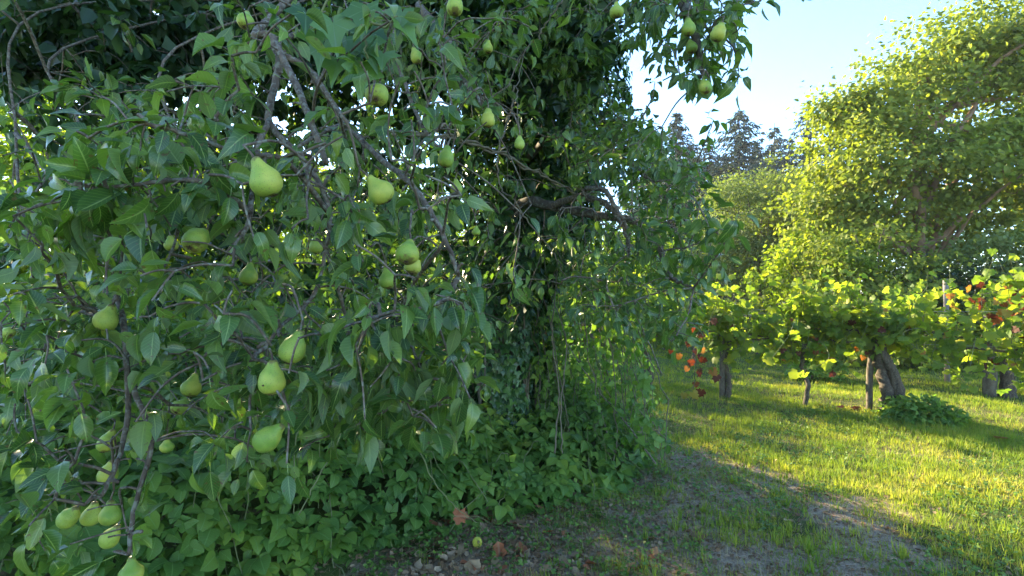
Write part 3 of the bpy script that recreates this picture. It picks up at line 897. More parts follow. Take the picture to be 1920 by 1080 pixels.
foliage(T, vb, vine_t, vine_lo, M['red_leaf'], rp, frames(rnd(k, .4) + [0, 0, -.9], rnd(k, .4) + [-.3, -1, .2]), .12 * rng.uniform(.7, 1.2, k), rng.integers(0, 4, k), 40, rest='leaf', minpx=1)

for (px_, py_, d_, n_, sp_, lab_) in ((1575, 640, 7.6, 16, 45, 'cluster of orange and red vine leaves hanging under the middle of the near row'), (1880, 565, 6.6, 26, 40, 'reddish brown withered leaves on top of the near row by the picture edge'), (1545, 590, 8.0, 9, 30, 'few rust coloured vine leaves high in the near row')):
    o_ = P(px_, py_, d_); T = thing('creeper_shoot', lab_, 'creeper', o_)
    pp = np.array([P(px_ + rng.normal(0, sp_), py_ + rng.normal(0, 18), d_ + rng.normal(0, .1)) for _ in range(n_)])
    foliage(T, o_, vine_t, vine_lo, M['red_leaf'], pp, frames(rnd(n_, .5) + [0, 0, -.8], rnd(n_, .4) + [-.3, -1, .3]), .10 * rng.uniform(.6, 1.1, n_), rng.integers(0, 4, n_), 40, rest='leaf', minpx=1)
    b = Buf(); l_ = smooth_line([P(px_ - sp_ * 1.5, py_ - 10, d_ + .1), P(px_, py_ - 16, d_ + .05), P(px_ + sp_ * 1.5, py_ + 4, d_ + .1)], 4); tube(b, l_, .005, 5); part('stem', b, M['liana'], T, o_)

# leafy bush at the foot of the double trunk
def low_bush(x, y, r_, h, n, leafparts, label, mat, size, name='leafy_bush', tp=None, cat='bush'):
    base = np.array([x, y, gnd(x, y)])
    T = thing(name, label, cat, base)
    d_ = unit(rnd(n)); d_[:, 2] = abs(d_[:, 2])
    rad = rng.uniform(.45, 1.05, n)
    pos = base + d_ * np.array([r_, r_, h]) * rad[:, None]
    rot = frames(d_ * .8 + rnd(n, .5) + [0, 0, -.2], d_ * .5 + [0, 0, .8] + rnd(n, .35))
    foliage(T, base, bram_hi if tp is None else tp, bram_far if tp is None else tp, M[mat], pos, rot, size * rng.uniform(.7, 1.2, n), rng.integers(0, 4, n), leafparts)
    b = Buf()
    for q in range(14):
        e = pos[rng.integers(0, n)]; l2 = smooth_line([base, (base + e) / 2 + [0, 0, .05], e], 4); tube(b, l2, .004, 4)
    part('stems', b, M['green_twig'], T, base, 'stuff')
low_bush(5.3, 6.7, .42, .28, 480, 60, 'dark leafy bramble clump at the foot of the double trunk', 'bramble_leaf', .085)
low_bush(6.1, 10.3, .5, .7, 350, 20, 'leafy growth around the dark trunk of the second row', 'bramble_leaf', .09)

# ------------------------------------------------------------------ pears
def pear_shape(ns=20, fat=1.0, neck=1.0, seed=0):
    pr = np.random.default_rng(seed); ph = pr.uniform(0, 6.28, 6); bd = pr.uniform(-.02, .14)
    prof = [(0.0, -.50), (.10, -.505), (.20, -.485), (.31, -.43), (.40, -.33), (.455, -.2), (.465, -.06), (.43, .09), (.35, .24), (.26, .37), (.20, .48), (.165, .58), (.13, .66), (.07, .70), (.0, .695)]
    prof = [(a * fat * (neck if b > .2 else 1), b) for a, b in prof]
    prof = smooth_line([(a, 0, b) for a, b in prof], 2)[:, [0, 2]]
    v = [(0, 0, prof[0, 1] + .03)]
    for r_, z in prof[1:-1]:
        for k in range(ns):
            a = 2 * math.pi * k / ns
            w_ = 1 + .03 * math.sin(2 * a + z * 3 + ph[0]) + .022 * math.sin(3 * a + ph[1] - 4 * z) + .012 * math.sin(5 * a + ph[2] + 7 * z)
            bend = bd * (max(z, 0) ** 1.5)
            v.append((r_ * math.cos(a) * w_ + bend, r_ * math.sin(a) * w_, z))
    v.append((.05, 0, prof[-1, 1]))
    f = []; m_ = len(prof) - 2
    for k in range(ns):
        f.append((0, 1 + (k + 1) % ns, 1 + k))
        f.append((len(v) - 1, 1 + (m_ - 1) * ns + k, 1 + (m_ - 1) * ns + (k + 1) % ns))
    for i_ in range(m_ - 1):
        for k in range(ns):
            a = 1 + i_ * ns + k; b_ = 1 + i_ * ns + (k + 1) % ns
            f.append((a, b_, b_ + ns, a + ns))
    v = np.array(v)
    return Tpl(v, f, np.zeros((len(v), 2)))


PS = pear_shape()
pear_mes = [pear_shape(20, f_, n_, q_).mesh('pear_skin', M['pear']) for q_, (f_, n_) in enumerate(((1, 1), (.93, 1.1), (1.06, .85), (.97, 1.2), (1.03, .95)))]
stub = Buf(); tube(stub, smooth_line([(.045, 0, .66), (.03, 0, .85), (-.04, 0, 1.12)], 4), np.linspace(.045, .035, 9), 7)
stem_me = stub.mesh('stem', M['twig'])
cal = Buf()
for k in range(5):
    a = k * 1.256; c = np.array([math.cos(a), math.sin(a), 0])
    tube(cal, [c * .02 + [0, 0, -.48], c * .075 + [0, 0, -.535], c * .13 + [0, 0, -.53]], [.03, .022, .008], 5)
calyx_me = cal.mesh('calyx', M['calyx'])
# px, py, width px, tilt of the stem in the picture (deg, + leans left), tilt away/toward viewer, real diameter, label
PEARS = [
    (497, 337, 62, 25, -18, .064, 'largest pear, tilted, hanging under the long left branch'),
    (712, 358, 48, 40, -15, .060, 'pear leaning left, below the crossing bare branches'),
    (707, 176, 43, 5, 42, .060, 'pear under the drooping ivy leaves, its brown eye showing'),
    (781, 106, 25, 15, 0, .052, 'slim pear high among the thin twigs, right of the ivy leaves'),
    (853, 12, 33, 0, 20, .056, 'round pear at the top edge of the picture'),
    (915, 89, 18, 0, 0, .044, 'tiny pear high on a thin twig beside the dark ivy mass'),
    (915, 224, 27, 0, 0, .050, 'small upright pear against the upper ivy trunk'),
    (974, 269, 21, 0, 0, .044, 'small pear hanging alone on a long thin stalk'),
    (837, 296, 33, -10, 0, .056, 'pear half covered by leaves above the twisted stems'),
    (590, 347, 36, 0, 10, .058, 'shaded pear behind the bare forked branch'),
    (368, 450, 52, 0, 50, .062, 'round pear facing the viewer with brown eye, left side'),
    (321, 458, 28, 10, 0, .054, 'small pear tucked beside the round eye-showing pear'),
    (764, 473, 45, 0, 35, .060, 'round pear topmost of the pair in the middle'),
    (774, 499, 33, 0, 30, .056, 'smaller pear directly beneath the round middle pear'),
    (727, 523, 33, 10, 0, .054, 'dark green pear left of the middle pair'),
    (893, 434, 16, 0, 0, .040, 'tiny pear between leaves near the ivy trunk'),
    (856, 352, 24, 0, 0, .050, 'shaded pear behind leaves right of the leaning pear'),
    (593, 461, 27, 0, 0, .052, 'shaded pear deep in the leaves under the bare fork'),
    (549, 654, 52, -15, 10, .062, 'broad pear touching leaves just above the upright spotted pear'),
    (509, 712, 57, 0, -4, .063, 'upright yellow green pear with a dark spot'),
    (502, 822, 52, -45, 0, .060, 'lowest middle pear leaning right over the brambles'),
    (359, 725, 38, 0, 20, .058, 'pear partly covered, left of the upright spotted pear'),
    (338, 762, 33, 0, 55, .056, 'small dark pear end-on, below the half covered pear'),
    (200, 598, 50, -25, 0, .062, 'long pale pear leaning under a big leaf on the left'),
    (200, 829, 40, -10, 20, .058, 'shaded pear above the low left bunch, by the knotty twigs'),
    (203, 888, 42, -20, 0, .058, 'pear just above the low left bunch'),
    (128, 971, 45, -38, 0, .060, 'outermost pear at the left of the low bunch'),
    (172, 966, 42, -15, 0, .060, 'middle pear of the low left bunch'),
    (207, 964, 45, -5, 0, .060, 'rightmost pear of the low left bunch'),
    (207, 1008, 42, -28, 0, .058, 'bottom pear of the low left bunch'),
    (246, 1072, 45, 0, 0, .060, 'pear cut by the bottom edge of the picture'),
    (313, 836, 26, 0, 0, .052, 'small pear beside the vertical knotty twigs'),
    (15, 623, 28, 60, 20, .056, 'yellow pear at the left edge of the picture'),
    (466, 516, 36, 0, 10, .056, 'shaded pear between leaves above the broad pear'),
    (461, 38, 32, 0, 20, .056, 'pear with leaf stalks across it near the top edge'),
    (1291, 52, 27, 0, 0, .058, 'shaded pear high in the bough against the sky'),
    (1347, 62, 30, -20, 0, .058, 'right pear of the bough hanging against the sky'),
    (1296, 88, 24, 0, 20, .056, 'middle pear of the bough hanging against the sky'),
    (1322, 163, 27, 0, 30, .058, 'lowest pear of the bough hanging against the sky'),
    (1156, 20, 26, 0, 0, .056, 'shaded pear at top between ivy mass and sky bough'),
]
pear_img = []
for (px, py, wpx, tl, tv, dia, lab) in PEARS:
    s = dia / .93
    xx = (px - 960) / 960
    d = 960 * dia / wpx * (1 + .35 * xx * xx)
    c = P(px, py, d)
    T = thing('pear', lab, 'pear', c, 'pears hanging on the tree')
    # local Z is the stem direction
    rotm = Matrix.Rotation(R(-tl), 4, 'Y') @ Matrix.Rotation(R(-tv), 4, 'X') @ Matrix.Rotation(rng.uniform(0, 6.28), 4, 'Z')
    T.rotation_euler = rotm.to_euler(); T.scale = (s, s, s * rng.uniform(.92, 1.04))
    obj('skin', pear_mes[rng.integers(0, 5)], T); obj('stem', stem_me, T); obj('calyx', calyx_me, T)
    stem_tip = c + np.array(rotm @ Vector((-.04, 0, 1.12)))[:3] * s
    pear_img.append((px, py, wpx, d, stem_tip, rotm, s))
sp = Buf(); pi = pear_img[19]
tube(sp, [(-.06, -.445, -.09), (-.06, -.47, -.09)], [.035, .03], 7); spm = sp.mesh('spot', M['calyx'])
o = [q for q in bpy.data.objects if q.name.startswith('pear') and q.get('label', '').startswith('upright yellow green')][0]
o.rotation_euler = (R(4), 0, 0); obj('spot', spm, o)

fp = np.array([*P(895, 1026, 3.3)[:2], 0]); fp[2] = gnd(fp[0], fp[1]) + .034
T = thing('pear', 'yellow windfall pear with a dark hole lying among dead leaves', 'pear', fp)
T.rotation_euler = (R(60), R(20), 0); T.scale = (.07, .07, .072)
fpm = PS.mesh('skin', M['pear_fallen']); obj('skin', fpm, T); obj('stem', stem_me, T); obj('calyx', calyx_me, T)
sp = Buf(); tube(sp, [(.1, .40, -.1), (.12, .455, -.1)], [.10, .08], 8); obj('hole', sp.mesh('hole', M['calyx']), T)
pear_img.append((895, 1026, 26, 3.3, fp, None, .07))


SHOW = [((512, 70, 1.75), (560, 170, 1.6), (590, 250, 1.5), (612, 305, 1.45)), ((522, 130, 1.7), (505, 225, 1.6), (560, 290, 1.55), (600, 345, 1.5), (618, 400, 1.5)),
        ((590, 140, 2.1), (650, 230, 2.0), (705, 290, 1.8), (760, 335, 1.6), (800, 385, 1.45), (835, 450, 1.4), (860, 520, 1.4)), ((840, 258, 2.5), (880, 268, 2.6), (940, 288, 2.8), (1000, 320, 3.0), (1060, 352, 3.2), (1085, 370, 3.3)),
        ((955, 220, 3.2), (935, 280, 3.1), (938, 350, 3.1), (962, 372, 3.0), (985, 410, 3.0), (1035, 470, 3.1), (1062, 525, 3.2)), ((985, 378, 4.2), (1060, 392, 3.9), (1118, 404, 3.7)),
        ((1100, 355, 3.3), (1135, 360, 3.2), (1160, 400, 3.1), (1182, 440, 3.1)), ((1090, 370, 3.6), (1140, 385, 3.4), (1165, 415, 3.3), (1178, 460, 3.3)), ((238, 660, 1.5), (240, 780, 1.45)),
        ((470, 370, 1.35), (460, 430, 1.3)), ((1040, 20, 2.8), (1015, 60, 2.8), (1005, 90, 2.8)), ((975, 250, 2.05), (968, 200, 2.1), (972, 150, 2.2)), ((1050, 760, 4.2), (1040, 640, 4.3), (1040, 520, 4.4))]


def clear_pears(pos, size, margin=.62):
    x, y, d = project(pos)
    keep = np.ones(len(pos), bool)
    lucky = rng.random(len(pos)) < .14
    for ln in SHOW:
        q = smooth_line(ln, 6)
        for a, b_, c in q:
            keep &= ~((np.hypot(x - a, y - b_) < 7 + size * .42 * 960 / np.maximum(d, .2)) & (d < c + .03)) | lucky
    for (px, py, wpx, dd, *_r) in pear_img:
        rad = wpx * margin + size * .45 * 960 / np.maximum(d, .2)
        keep &= ~((np.hypot(x - px, y - py) < rad) & (d < dd + .05))
    return keep


# ------------------------------------------------------------------ the pear tree
TB = np.array([-0.05, 5.45, 0.0])
PT = thing('pear_tree', 'old pear tree with long drooping leafy boughs and ivy covered trunk', 'tree', TB)
trunk_line = smooth_line([TB - [0, 0, .15], (-.1, 5.45, 1.0), (-.02, 5.5, 2.0), (.15, 5.55, 3.0), (.35, 5.6, 4.2), (.2, 5.5, 5.6)], 6, .01)
b = Buf(); tube(b, trunk_line, np.linspace(.27, .13, len(trunk_line)), 14, bump=.05); part('trunk', b, M['bark'], PT, TB)

L = lambda *pp: [P(*q) for q in pp]
top = np.array([.1, 5.5, 3.3])
MAIN = [
    # (points, r0, r1)  visible boughs, from the trunk over the viewer's left and down
    ([(.15, 5.5, 3.6), (-.4, 4.2, 4.1), (-.75, 2.9, 3.7), *L((500, 40, 1.9), (512, 70, 1.75), (560, 170, 1.6), (590, 250, 1.5), (612, 305, 1.45))], .017, .009),
    (L((512, 70, 1.75), (522, 130, 1.7), (505, 225, 1.6), (560, 290, 1.55), (600, 345, 1.5), (618, 400, 1.5), (612, 470, 1.5)), .014, .006),
    (L((505, 225, 1.6), (480, 290, 1.45), (470, 400, 1.35), (455, 440, 1.3)), .010, .006),
    ([(-.4, 4.2, 4.1), *L((560, 60, 2.3), (590, 140, 2.1), (650, 230, 2.0), (705, 290, 1.8), (760, 335, 1.6), (800, 385, 1.45), (835, 450, 1.4), (860, 520, 1.4))], .014, .006),
    (L((860, 520, 1.4), (835, 560, 1.35), (780, 580, 1.3), (720, 588, 1.25), (690, 600, 1.25)), .007, .004),
    (L((650, 230, 2.0), (600, 250, 1.7), (560, 275, 1.5)), .009, .005),
    # long left bough across the picture
    (L((618, 400, 1.5), (540, 305, 1.35), (470, 290, 1.25), (390, 268, 1.2), (310, 240, 1.15), (240, 225, 1.15)), .008, .004),
    (L((470, 400, 1.35), (400, 345, 1.2), (300, 340, 1.2), (200, 352, 1.15), (130, 345, 1.1)), .008, .003),
    ([(-1.9, 3.9, 3.9), *L((120, 90, 3.0), (150, 240, 2.4), (90, 330, 2.1), (20, 420, 2.0)), ], .008, .005),
    ([(-.4, 4.2, 4.1), (-1.9, 3.9, 3.9), (-2.8, 3.0, 3.3), *L((30, 250, 2.6), (60, 480, 2.0), (110, 560, 1.8), (200, 600, 1.5))], .008, .005),
    (L((30, 250, 2.6), (160, 420, 1.9), (220, 560, 1.6), (235, 650, 1.5), (240, 780, 1.45), (215, 880, 1.35), (190, 930, 1.3)), .011, .005),
    (L((240, 700, 1.5), (262, 760, 1.45), (285, 830, 1.4), (250, 960, 1.35), (240, 1040, 1.3)), .009, .005),
    ([(-1.2, 3.3, 3.6), *L((330, 90, 2.6), (330, 240, 2.2), (420, 160, 2.0), (390, 230, 2.0), (340, 420, 1.7), (300, 520, 1.6))], .007, .004),
    (L((612, 470, 1.5), (590, 550, 1.45), (540, 600, 1.35), (505, 640, 1.3), (500, 670, 1.3)), .006, .004),
    (L((612, 470, 1.5), (650, 600, 1.6), (660, 700, 1.7), (640, 800, 1.7)), .006, .004),
    (L((835, 450, 1.4), (760, 560, 1.7), (770, 640, 1.7), (800, 720, 1.6), (820, 760, 1.5)), .006, .004),
    # upper middle twigs
    ([(.1, 5.4, 3.4), *L((800, 30, 3.2), (850, 90, 2.6), (870, 150, 2.4), (905, 200, 2.2))], .03, .005),
    (L((800, 30, 3.2), (740, 60, 2.2), (760, 160, 2.0), (800, 250, 1.8), (850, 300, 1.8)), .012, .005),
    # right boughs
    ([(0, 5.45, 2.5), *L((985, 378, 4.2), (1060, 392, 3.9), (1118, 404, 3.7))], .05, .028),
    (L((1030, 388, 4.0), (1090, 370, 3.6), (1140, 385, 3.4), (1165, 415, 3.3), (1178, 460, 3.3), (1172, 520, 3.3)), .028, .012),
    (L((1085, 385, 3.5), (1100, 355, 3.3), (1135, 360, 3.2), (1160, 400, 3.1), (1182, 440, 3.1)), .02, .012),
    (L((1118, 404, 3.7), (1200, 420, 3.3), (1240, 470, 3.1), (1260, 520, 3.0), (1300, 540, 2.8)), .03, .007),
    (L((1300, 540, 2.8), (1330, 500, 2.7), (1355, 460, 2.4), (1385, 400, 2.2)), .006, .003),
    (L((1300, 540, 2.8), (1290, 590, 2.6), (1260, 640, 2.5)), .006, .003),
    (L((1240, 470, 3.1), (1300, 460, 2.7), (1350, 430, 2.5)), .006, .003),
    (L((1300, 540, 2.8), (1250, 545, 2.7), (1200, 560, 2.7), (1150, 575, 2.7)), .007, .004),
    ([(.05, 5.5, 2.9), *L((1030, 260, 4.2), (1150, 290, 3.8), (1220, 340, 3.6), (1290, 420, 3.3))], .035, .007),
    (L((1150, 290, 3.8), (1190, 240, 3.6), (1220, 190, 3.5), (1228, 155, 3.5)), .009, .003),
    (L((1220, 340, 3.6), (1290, 330, 3.5), (1320, 270, 3.4), (1338, 225, 3.4)), .008, .003),
    # bough against the sky
    ([(.25, 5.6, 3.9), (.9, 4.2, 4.2), (.95, 3.0, 3.6), *L((1250, -60, 2.6), (1290, 30, 2.4), (1310, 100, 2.35), (1320, 150, 2.3))], .06, .006),
    (L((1250, -60, 2.6), (1330, 20, 2.4), (1385, 10, 2.3), (1425, 2, 2.3)), .008, .003),
    (L((1290, 30, 2.4), (1340, 60, 2.3), (1375, 90, 2.3), (1385, 140, 2.3)), .006, .003),
    # crown limbs over the camera
    ([(.3, 5.6, 4.2), (.8, 4.6, 5.0), (.9, 3.4, 5.0), (.8, 2.4, 4.6)], .08, .02),
    ([(.2, 5.5, 4.6), (-1.2, 4.4, 5.2), (-1.9, 3.2, 5.0), (-1.8, 2.2, 4.5)], .08, .02),
    ([(.2, 5.5, 5.2), (-1.5, 6.0, 5.8), (-3.0, 5.5, 5.2), (-4.0, 4.0, 4.0)], .08, .02),
    ([(.2, 5.5, 5.4), (.2, 5.3, 6.6)], .08, .02),
]
nodes, npath, nr_ = [], [], []
for pts, r0, r1 in MAIN:
    ln = smooth_line(pts, 6, .0012 if r0 < .02 else .004)
    b = Buf(); tube(b, ln, np.linspace(r0, r1, len(ln)), 8 if r0 > .02 else 6, bump=.05)
    part('branch', b, M['twig'] if r0 < .05 else M['bark'], PT, TB)
    for k, q in enumerate(ln):
        if k > 1:
            nodes.append(q)
nodes = np.array(nodes)

# spurs: points where leaf clusters sit
near = [(0, 200), (330, 150), (440, 0), (760, 0), (900, 150), (880, 420), (950, 640), (860, 830), (620, 830), (560, 890), (300, 850), (260, 1060), (60, 1060), (0, 700)]
sets = []
def spur(poly, n, d0, d1, kmin, kmax, size, p=1.0, thin=None):
    q = sample_poly(poly, n, d0, d1, p)
    if thin:
        x, y, d = project(q)
        q = q[fbm(x / 100, y / 100, thin[0], thin[2]) > thin[1]]
    for c in q:
        sets.append((c, rng.integers(kmin, kmax + 1), size))
spur(near, 270, 1.05, 1.6, 3, 6, .072)
spur([(0, 250), (500, 240), (620, 420), (420, 700), (100, 900), (0, 800)], 80, 1.1, 1.6, 3, 5, .08)
spur([(0, 170), (380, 130), (460, 0), (1000, 0), (1000, 400), (940, 720), (500, 800), (0, 820)], 640, 1.6, 2.8, 4, 7, .068, thin=(1.6, .42, 3))
spur([(0, 0), (1130, 0), (1060, 420), (960, 620), (0, 620)], 900, 2.8, 4.3, 5, 8, .070, thin=(1.9, .36, 5))
spur([(0, -60), (1120, -60), (1130, 120), (900, 150), (500, 130), (400, 150), (250, 190), (0, 150)], 2300, 3.3, 6.4, 9, 13, .0895)
spur([(150, 130), (1000, 60), (1060, 300), (1040, 560), (900, 640), (200, 560)], 1300, 3.9, 6.8, 7, 11, .080)
spur([(1060, 180), (1240, 260), (1290, 440), (1240, 560), (1060, 560)], 120, 4.2, 5.2, 5, 8, .075)
spur([(1050, 330), (1100, 250), (1160, 200), (1240, 230), (1330, 320), (1330, 420), (1350, 470), (1310, 580), (1270, 630), (1130, 600), (1040, 560)], 420, 2.6, 4.4, 4, 6, .080)
spur([(1060, 100), (1180, 170), (1240, 250), (1340, 330), (1200, 360), (1060, 330)], 130, 3.3, 4.3, 3, 6, .07)
spur([(1140, 0), (1220, -40), (1400, -40), (1385, 60), (1345, 150), (1310, 170), (1250, 150), (1215, 60)], 95, 2.2, 2.7, 4, 6, .07)
spur([(1060, -40), (1240, -40), (1230, 60), (1150, 100), (1100, 60)], 70, 2.6, 4.2, 4, 6, .07)
spur([(560, 620), (880, 600), (880, 800), (640, 830)], 50, 1.25, 1.8, 4, 6, .08)
# leafy shoots following the drawn twigs
for pts, r0, r1 in MAIN:
    if r1 <= .009 and r0 < .05:
        ln = smooth_line(pts, 8)
        for q in ln[len(ln) // 4::2]:
            if rng.random() < (.42 if r1 > .0035 else .85):
                sets.append((q + rnd(1)[0] * .025, rng.integers(1, 4), .078 if r1 > .0035 else .0895))
        sets.append((ln[-1], 5, .08))
# crown above and around, mostly over the viewer's head
nC = 3200
c = rng.uniform((-5, -1.5, 3.1), (2.6, 8, 6.8), (nC, 3))
e = ((c[:, 0] + 1.1) / 3.8) ** 2 + ((c[:, 1] - 3.2) / 4.6) ** 2 + ((c[:, 2] - 4.4) / 2.2) ** 2
c = c[(e < 1) & (e > .25) & ((c[:, 1] > 1.6) | ((c[:, 0] < -.8) & (c[:, 1] > .3)))]  # cut back to let sky light in; unseen left overhang added for shade
px_, py_, pd_ = project(c)
c = c[~((pd_ > 0) & (px_ > 1120) & (py_ > -40) & (px_ < 1950))]
for q in c:
    sets.append((q, rng.integers(8, 13), .10))
SP = np.array([s_[0] for s_ in sets]); SK = np.array([s_[1] for s_ in sets]); SS = np.array([s_[2] for s_ in sets])
# join every spur to the nearest wood so far: a branching tree of twigs
nall = len(SP)
best = np.full(nall, 1e9); bi = np.zeros(nall, int); done = np.zeros(nall, bool)
plen0 = np.zeros(len(nodes))
allp = list(nodes); plen = list(plen0); par = [-1] * len(nodes)
for k in range(0, nall, 400):
    D = np.linalg.norm(SP[k:k + 400, None] - nodes[None], axis=-1)
    bi[k:k + 400] = D.argmin(1); best[k:k + 400] = D.min(1)
order = []; root_len = np.zeros(nall); parent_of = np.full(nall, -1)
src_is_spur = np.zeros(nall, bool)
for it in range(nall):
    k = int(np.argmin(np.where(done, 1e9, best)))
    done[k] = True; order.append(k)
    seg = np.linalg.norm(SP[k] - (SP[bi[k]] if src_is_spur[k] else nodes[bi[k]]))
    root_len[k] = seg + (root_len[bi[k]] if src_is_spur[k] else 0)
    if src_is_spur[k]:
        parent_of[k] = bi[k]
    d = np.linalg.norm(SP - SP[k], axis=1) + .35 * root_len[k]
    upd = (d < best) & ~done
    best[upd] = d[upd]; bi[upd] = k; src_is_spur[upd] = True
cnt = np.ones(nall)
for k in reversed(order):
    if parent_of[k] >= 0:
        cnt[parent_of[k]] += cnt[k]
tw = Buf(); spur_dir = np.zeros((nall, 3))
for k in order:
    a = SP[parent_of[k]] if parent_of[k] >= 0 else nodes[bi[k]]
    e = SP[k]; v = e - a; ln_ = np.linalg.norm(v) + 1e-6
    spur_dir[k] = v / ln_
    if ln_ < .01:
        continue
    mid = (a + e) / 2 + rnd(1)[0] * .03 * ln_ + np.array([0, 0, .07 * ln_])
    r0 = .0010 * math.sqrt(cnt[k]) + .0012
    far = e[1] > 3 or e[2] > 3.3
    tube(tw, np.array([a, mid, e]) if far else smooth_line([a, mid, e], 3), np.linspace(r0 * 1.15, r0, 3 if far else 7), 3 if far else 5, cap=False)
part('twigs', tw, M['twig'], PT, TB, 'stuff')

pos, dd, nn, sc = [], [], [], []
for k in range(nall):
    m_ = int(SK[k]); big = SS[k] > .09
    sprd = .05 if not big else .16
    o_ = unit(rnd(m_)) ; o_ = unit(o_ + spur_dir[k] * .6 + np.array([0, 0, -.15]))
    pos.append(SP[k] + o_ * rng.uniform(0, sprd * .6, (m_, 1)) - spur_dir[k] * rng.uniform(0, sprd, (m_, 1)))
    dd.append(unit(o_ + np.array([0, 0, -.55]) * rng.uniform(.3, 1.4, (m_, 1))))
    nn.append(np.array([0, -.25, .8]) + rnd(m_, .45) + o_ * .2)
    sc.append(SS[k] * rng.uniform(.55, 1.2, m_))
pos, dd, nn, sc = map(np.concatenate, (pos, dd, nn, sc))
mid = pos + unit(dd) * sc[:, None] * .8
x, y, d = project(mid)
keep = clear_pears(mid, sc) & ~((d > 0) & (d < .85) & (np.abs(x - 960) < 1200) & (np.abs(y - 540) < 800)) & (np.linalg.norm(mid - CAM, axis=1) > .8)
pos, dd, nn, sc = pos[keep], dd[keep], nn[keep], sc[keep]
rot = frames(dd, nn); tid = rng.integers(0, 8, len(pos))
dist = np.linalg.norm(pos - CAM, axis=1)
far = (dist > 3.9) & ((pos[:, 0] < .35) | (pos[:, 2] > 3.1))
foliage(PT, TB, pear_hi, pear_lo, M['pear_leaf'], pos[~far], rot[~far], sc[~far], tid[~far], 300, rest='foliage', minpx=12)
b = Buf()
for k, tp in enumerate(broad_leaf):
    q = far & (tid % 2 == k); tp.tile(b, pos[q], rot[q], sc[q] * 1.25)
part('crown', b, M['dark_shade_leaf'], PT, TB, 'stuff')
# pear stalks to the wood
stb = Buf()
woodp = np.concatenate([nodes, SP])
for (px, py, wpx, d_, tip, rm, s) in pear_img[:-1]:
    D = np.linalg.norm(woodp - (tip + [0, 0, .03]), axis=1) + np.where(woodp[:, 2] < tip[2], .2, 0)
    q = woodp[D.argmin()]
    tube(stb, smooth_line([q, (q + tip) / 2 + [0, 0, .03], tip], 3), np.linspace(.004, .003, 7), 5)
for q in nodes[rng.permutation(len(nodes))[:170]]:
    if np.linalg.norm(q - CAM) < 3.6:
        dv = unit(rnd(1))[0] * rng.uniform(.015, .05)
        tube(stb, smooth_line([q, q + dv * .5 + [0, 0, .004], q + dv], 3), np.array([.9, 1.2, .8, 1.25, .8, 1.2, .6]) * rng.uniform(.003, .0055), 6)
part('fruit_spurs', stb, M['twig'], PT, TB, 'stuff')
print('pear leaves', len(pos), 'spurs', nall)

# ------------------------------------------------------------------ ivy on the trunk
IB = TB + np.array([.28, -.1, 0])
IV = thing('ivy', 'dark ivy cladding the pear trunk from the brambles to the crown', 'ivy', IB)
pos, dd, nn, sc = [], [], [], []
def cyl(line_fn, rad_fn, n, z0, z1, arc=(-math.pi, math.pi)):
    z = rng.uniform(z0, z1, n); a = rng.uniform(*arc, n)
    c = line_fn(z); r_ = rad_fn(z, a)
    out = np.stack([np.sin(a), -np.cos(a), np.zeros(n)], -1)
    pos.append(c + out * r_[:, None] + rnd(n, .02)); dd.append(np.array([0, 0, -1.0]) + out * .45 + rnd(n, .35)); nn.append(out + np.array([0, 0, .45]) + rnd(n, .3)); sc.append(.075 * rng.uniform(.55, 1.25, n))
tl = lambda z: np.stack([np.interp(z, [0, 1, 2, 3, 4.2, 5.6], [-.05, -.1, -.02, .15, .35, .2]), np.interp(z, [0, 2, 5.6], [5.45, 5.45, 5.5]), z], -1)
cyl(tl, lambda z, a: .34 + .10 * np.sin(a * 3 + z * 2) + .06 * np.sin(z * 7) + .05 * z, 14000, .1, 5.2)
# thicker ivy mass bulging to the upper right
tr = lambda z: np.stack([.45 + .16 * (z - 3), np.full_like(z, 5.1), z], -1)
cyl(tr, lambda z, a: .30 + .14 * np.sin(a * 2 + z * 3) + .12 * np.sin(z * 4) + .1 * rng.random(len(z)), 7500, 2.2, 4.9)
cyl(lambda z: np.stack([.25 + .1 * z, 4.9 + 0 * z, z], -1), lambda z, a: .22 + .1 * np.sin(z * 5 + a), 2600, 1.9, 3.3)
pos, dd, nn, sc = map(np.concatenate, (pos, dd, nn, sc))
k = clear_pears(pos, sc); pos, dd, nn, sc = pos[k], dd[k], nn[k], sc[k]
foliage(IV, IB, ivy_t, ivy_lo, M['ivy_leaf'], pos, frames(dd, nn), sc, rng.integers(0, 3, len(pos)), 220, minpx=7)
b = Buf()
for q in range(8):
    a0 = rng.uniform(-1.6, 1.6); z = np.linspace(0, 4.6, 14); a = a0 + .5 * np.sin(z * rng.uniform(.7, 1.6) + q)
    c = tl(z) + np.stack([np.sin(a), -np.cos(a), 0 * a], -1) * (.30 + .05 * z)[:, None]
    tube(b, c, np.linspace(.02, .006, 14) * rng.uniform(.5, 1.1), 6)
part('stems', b, M['liana'], IV, IB, 'stuff')

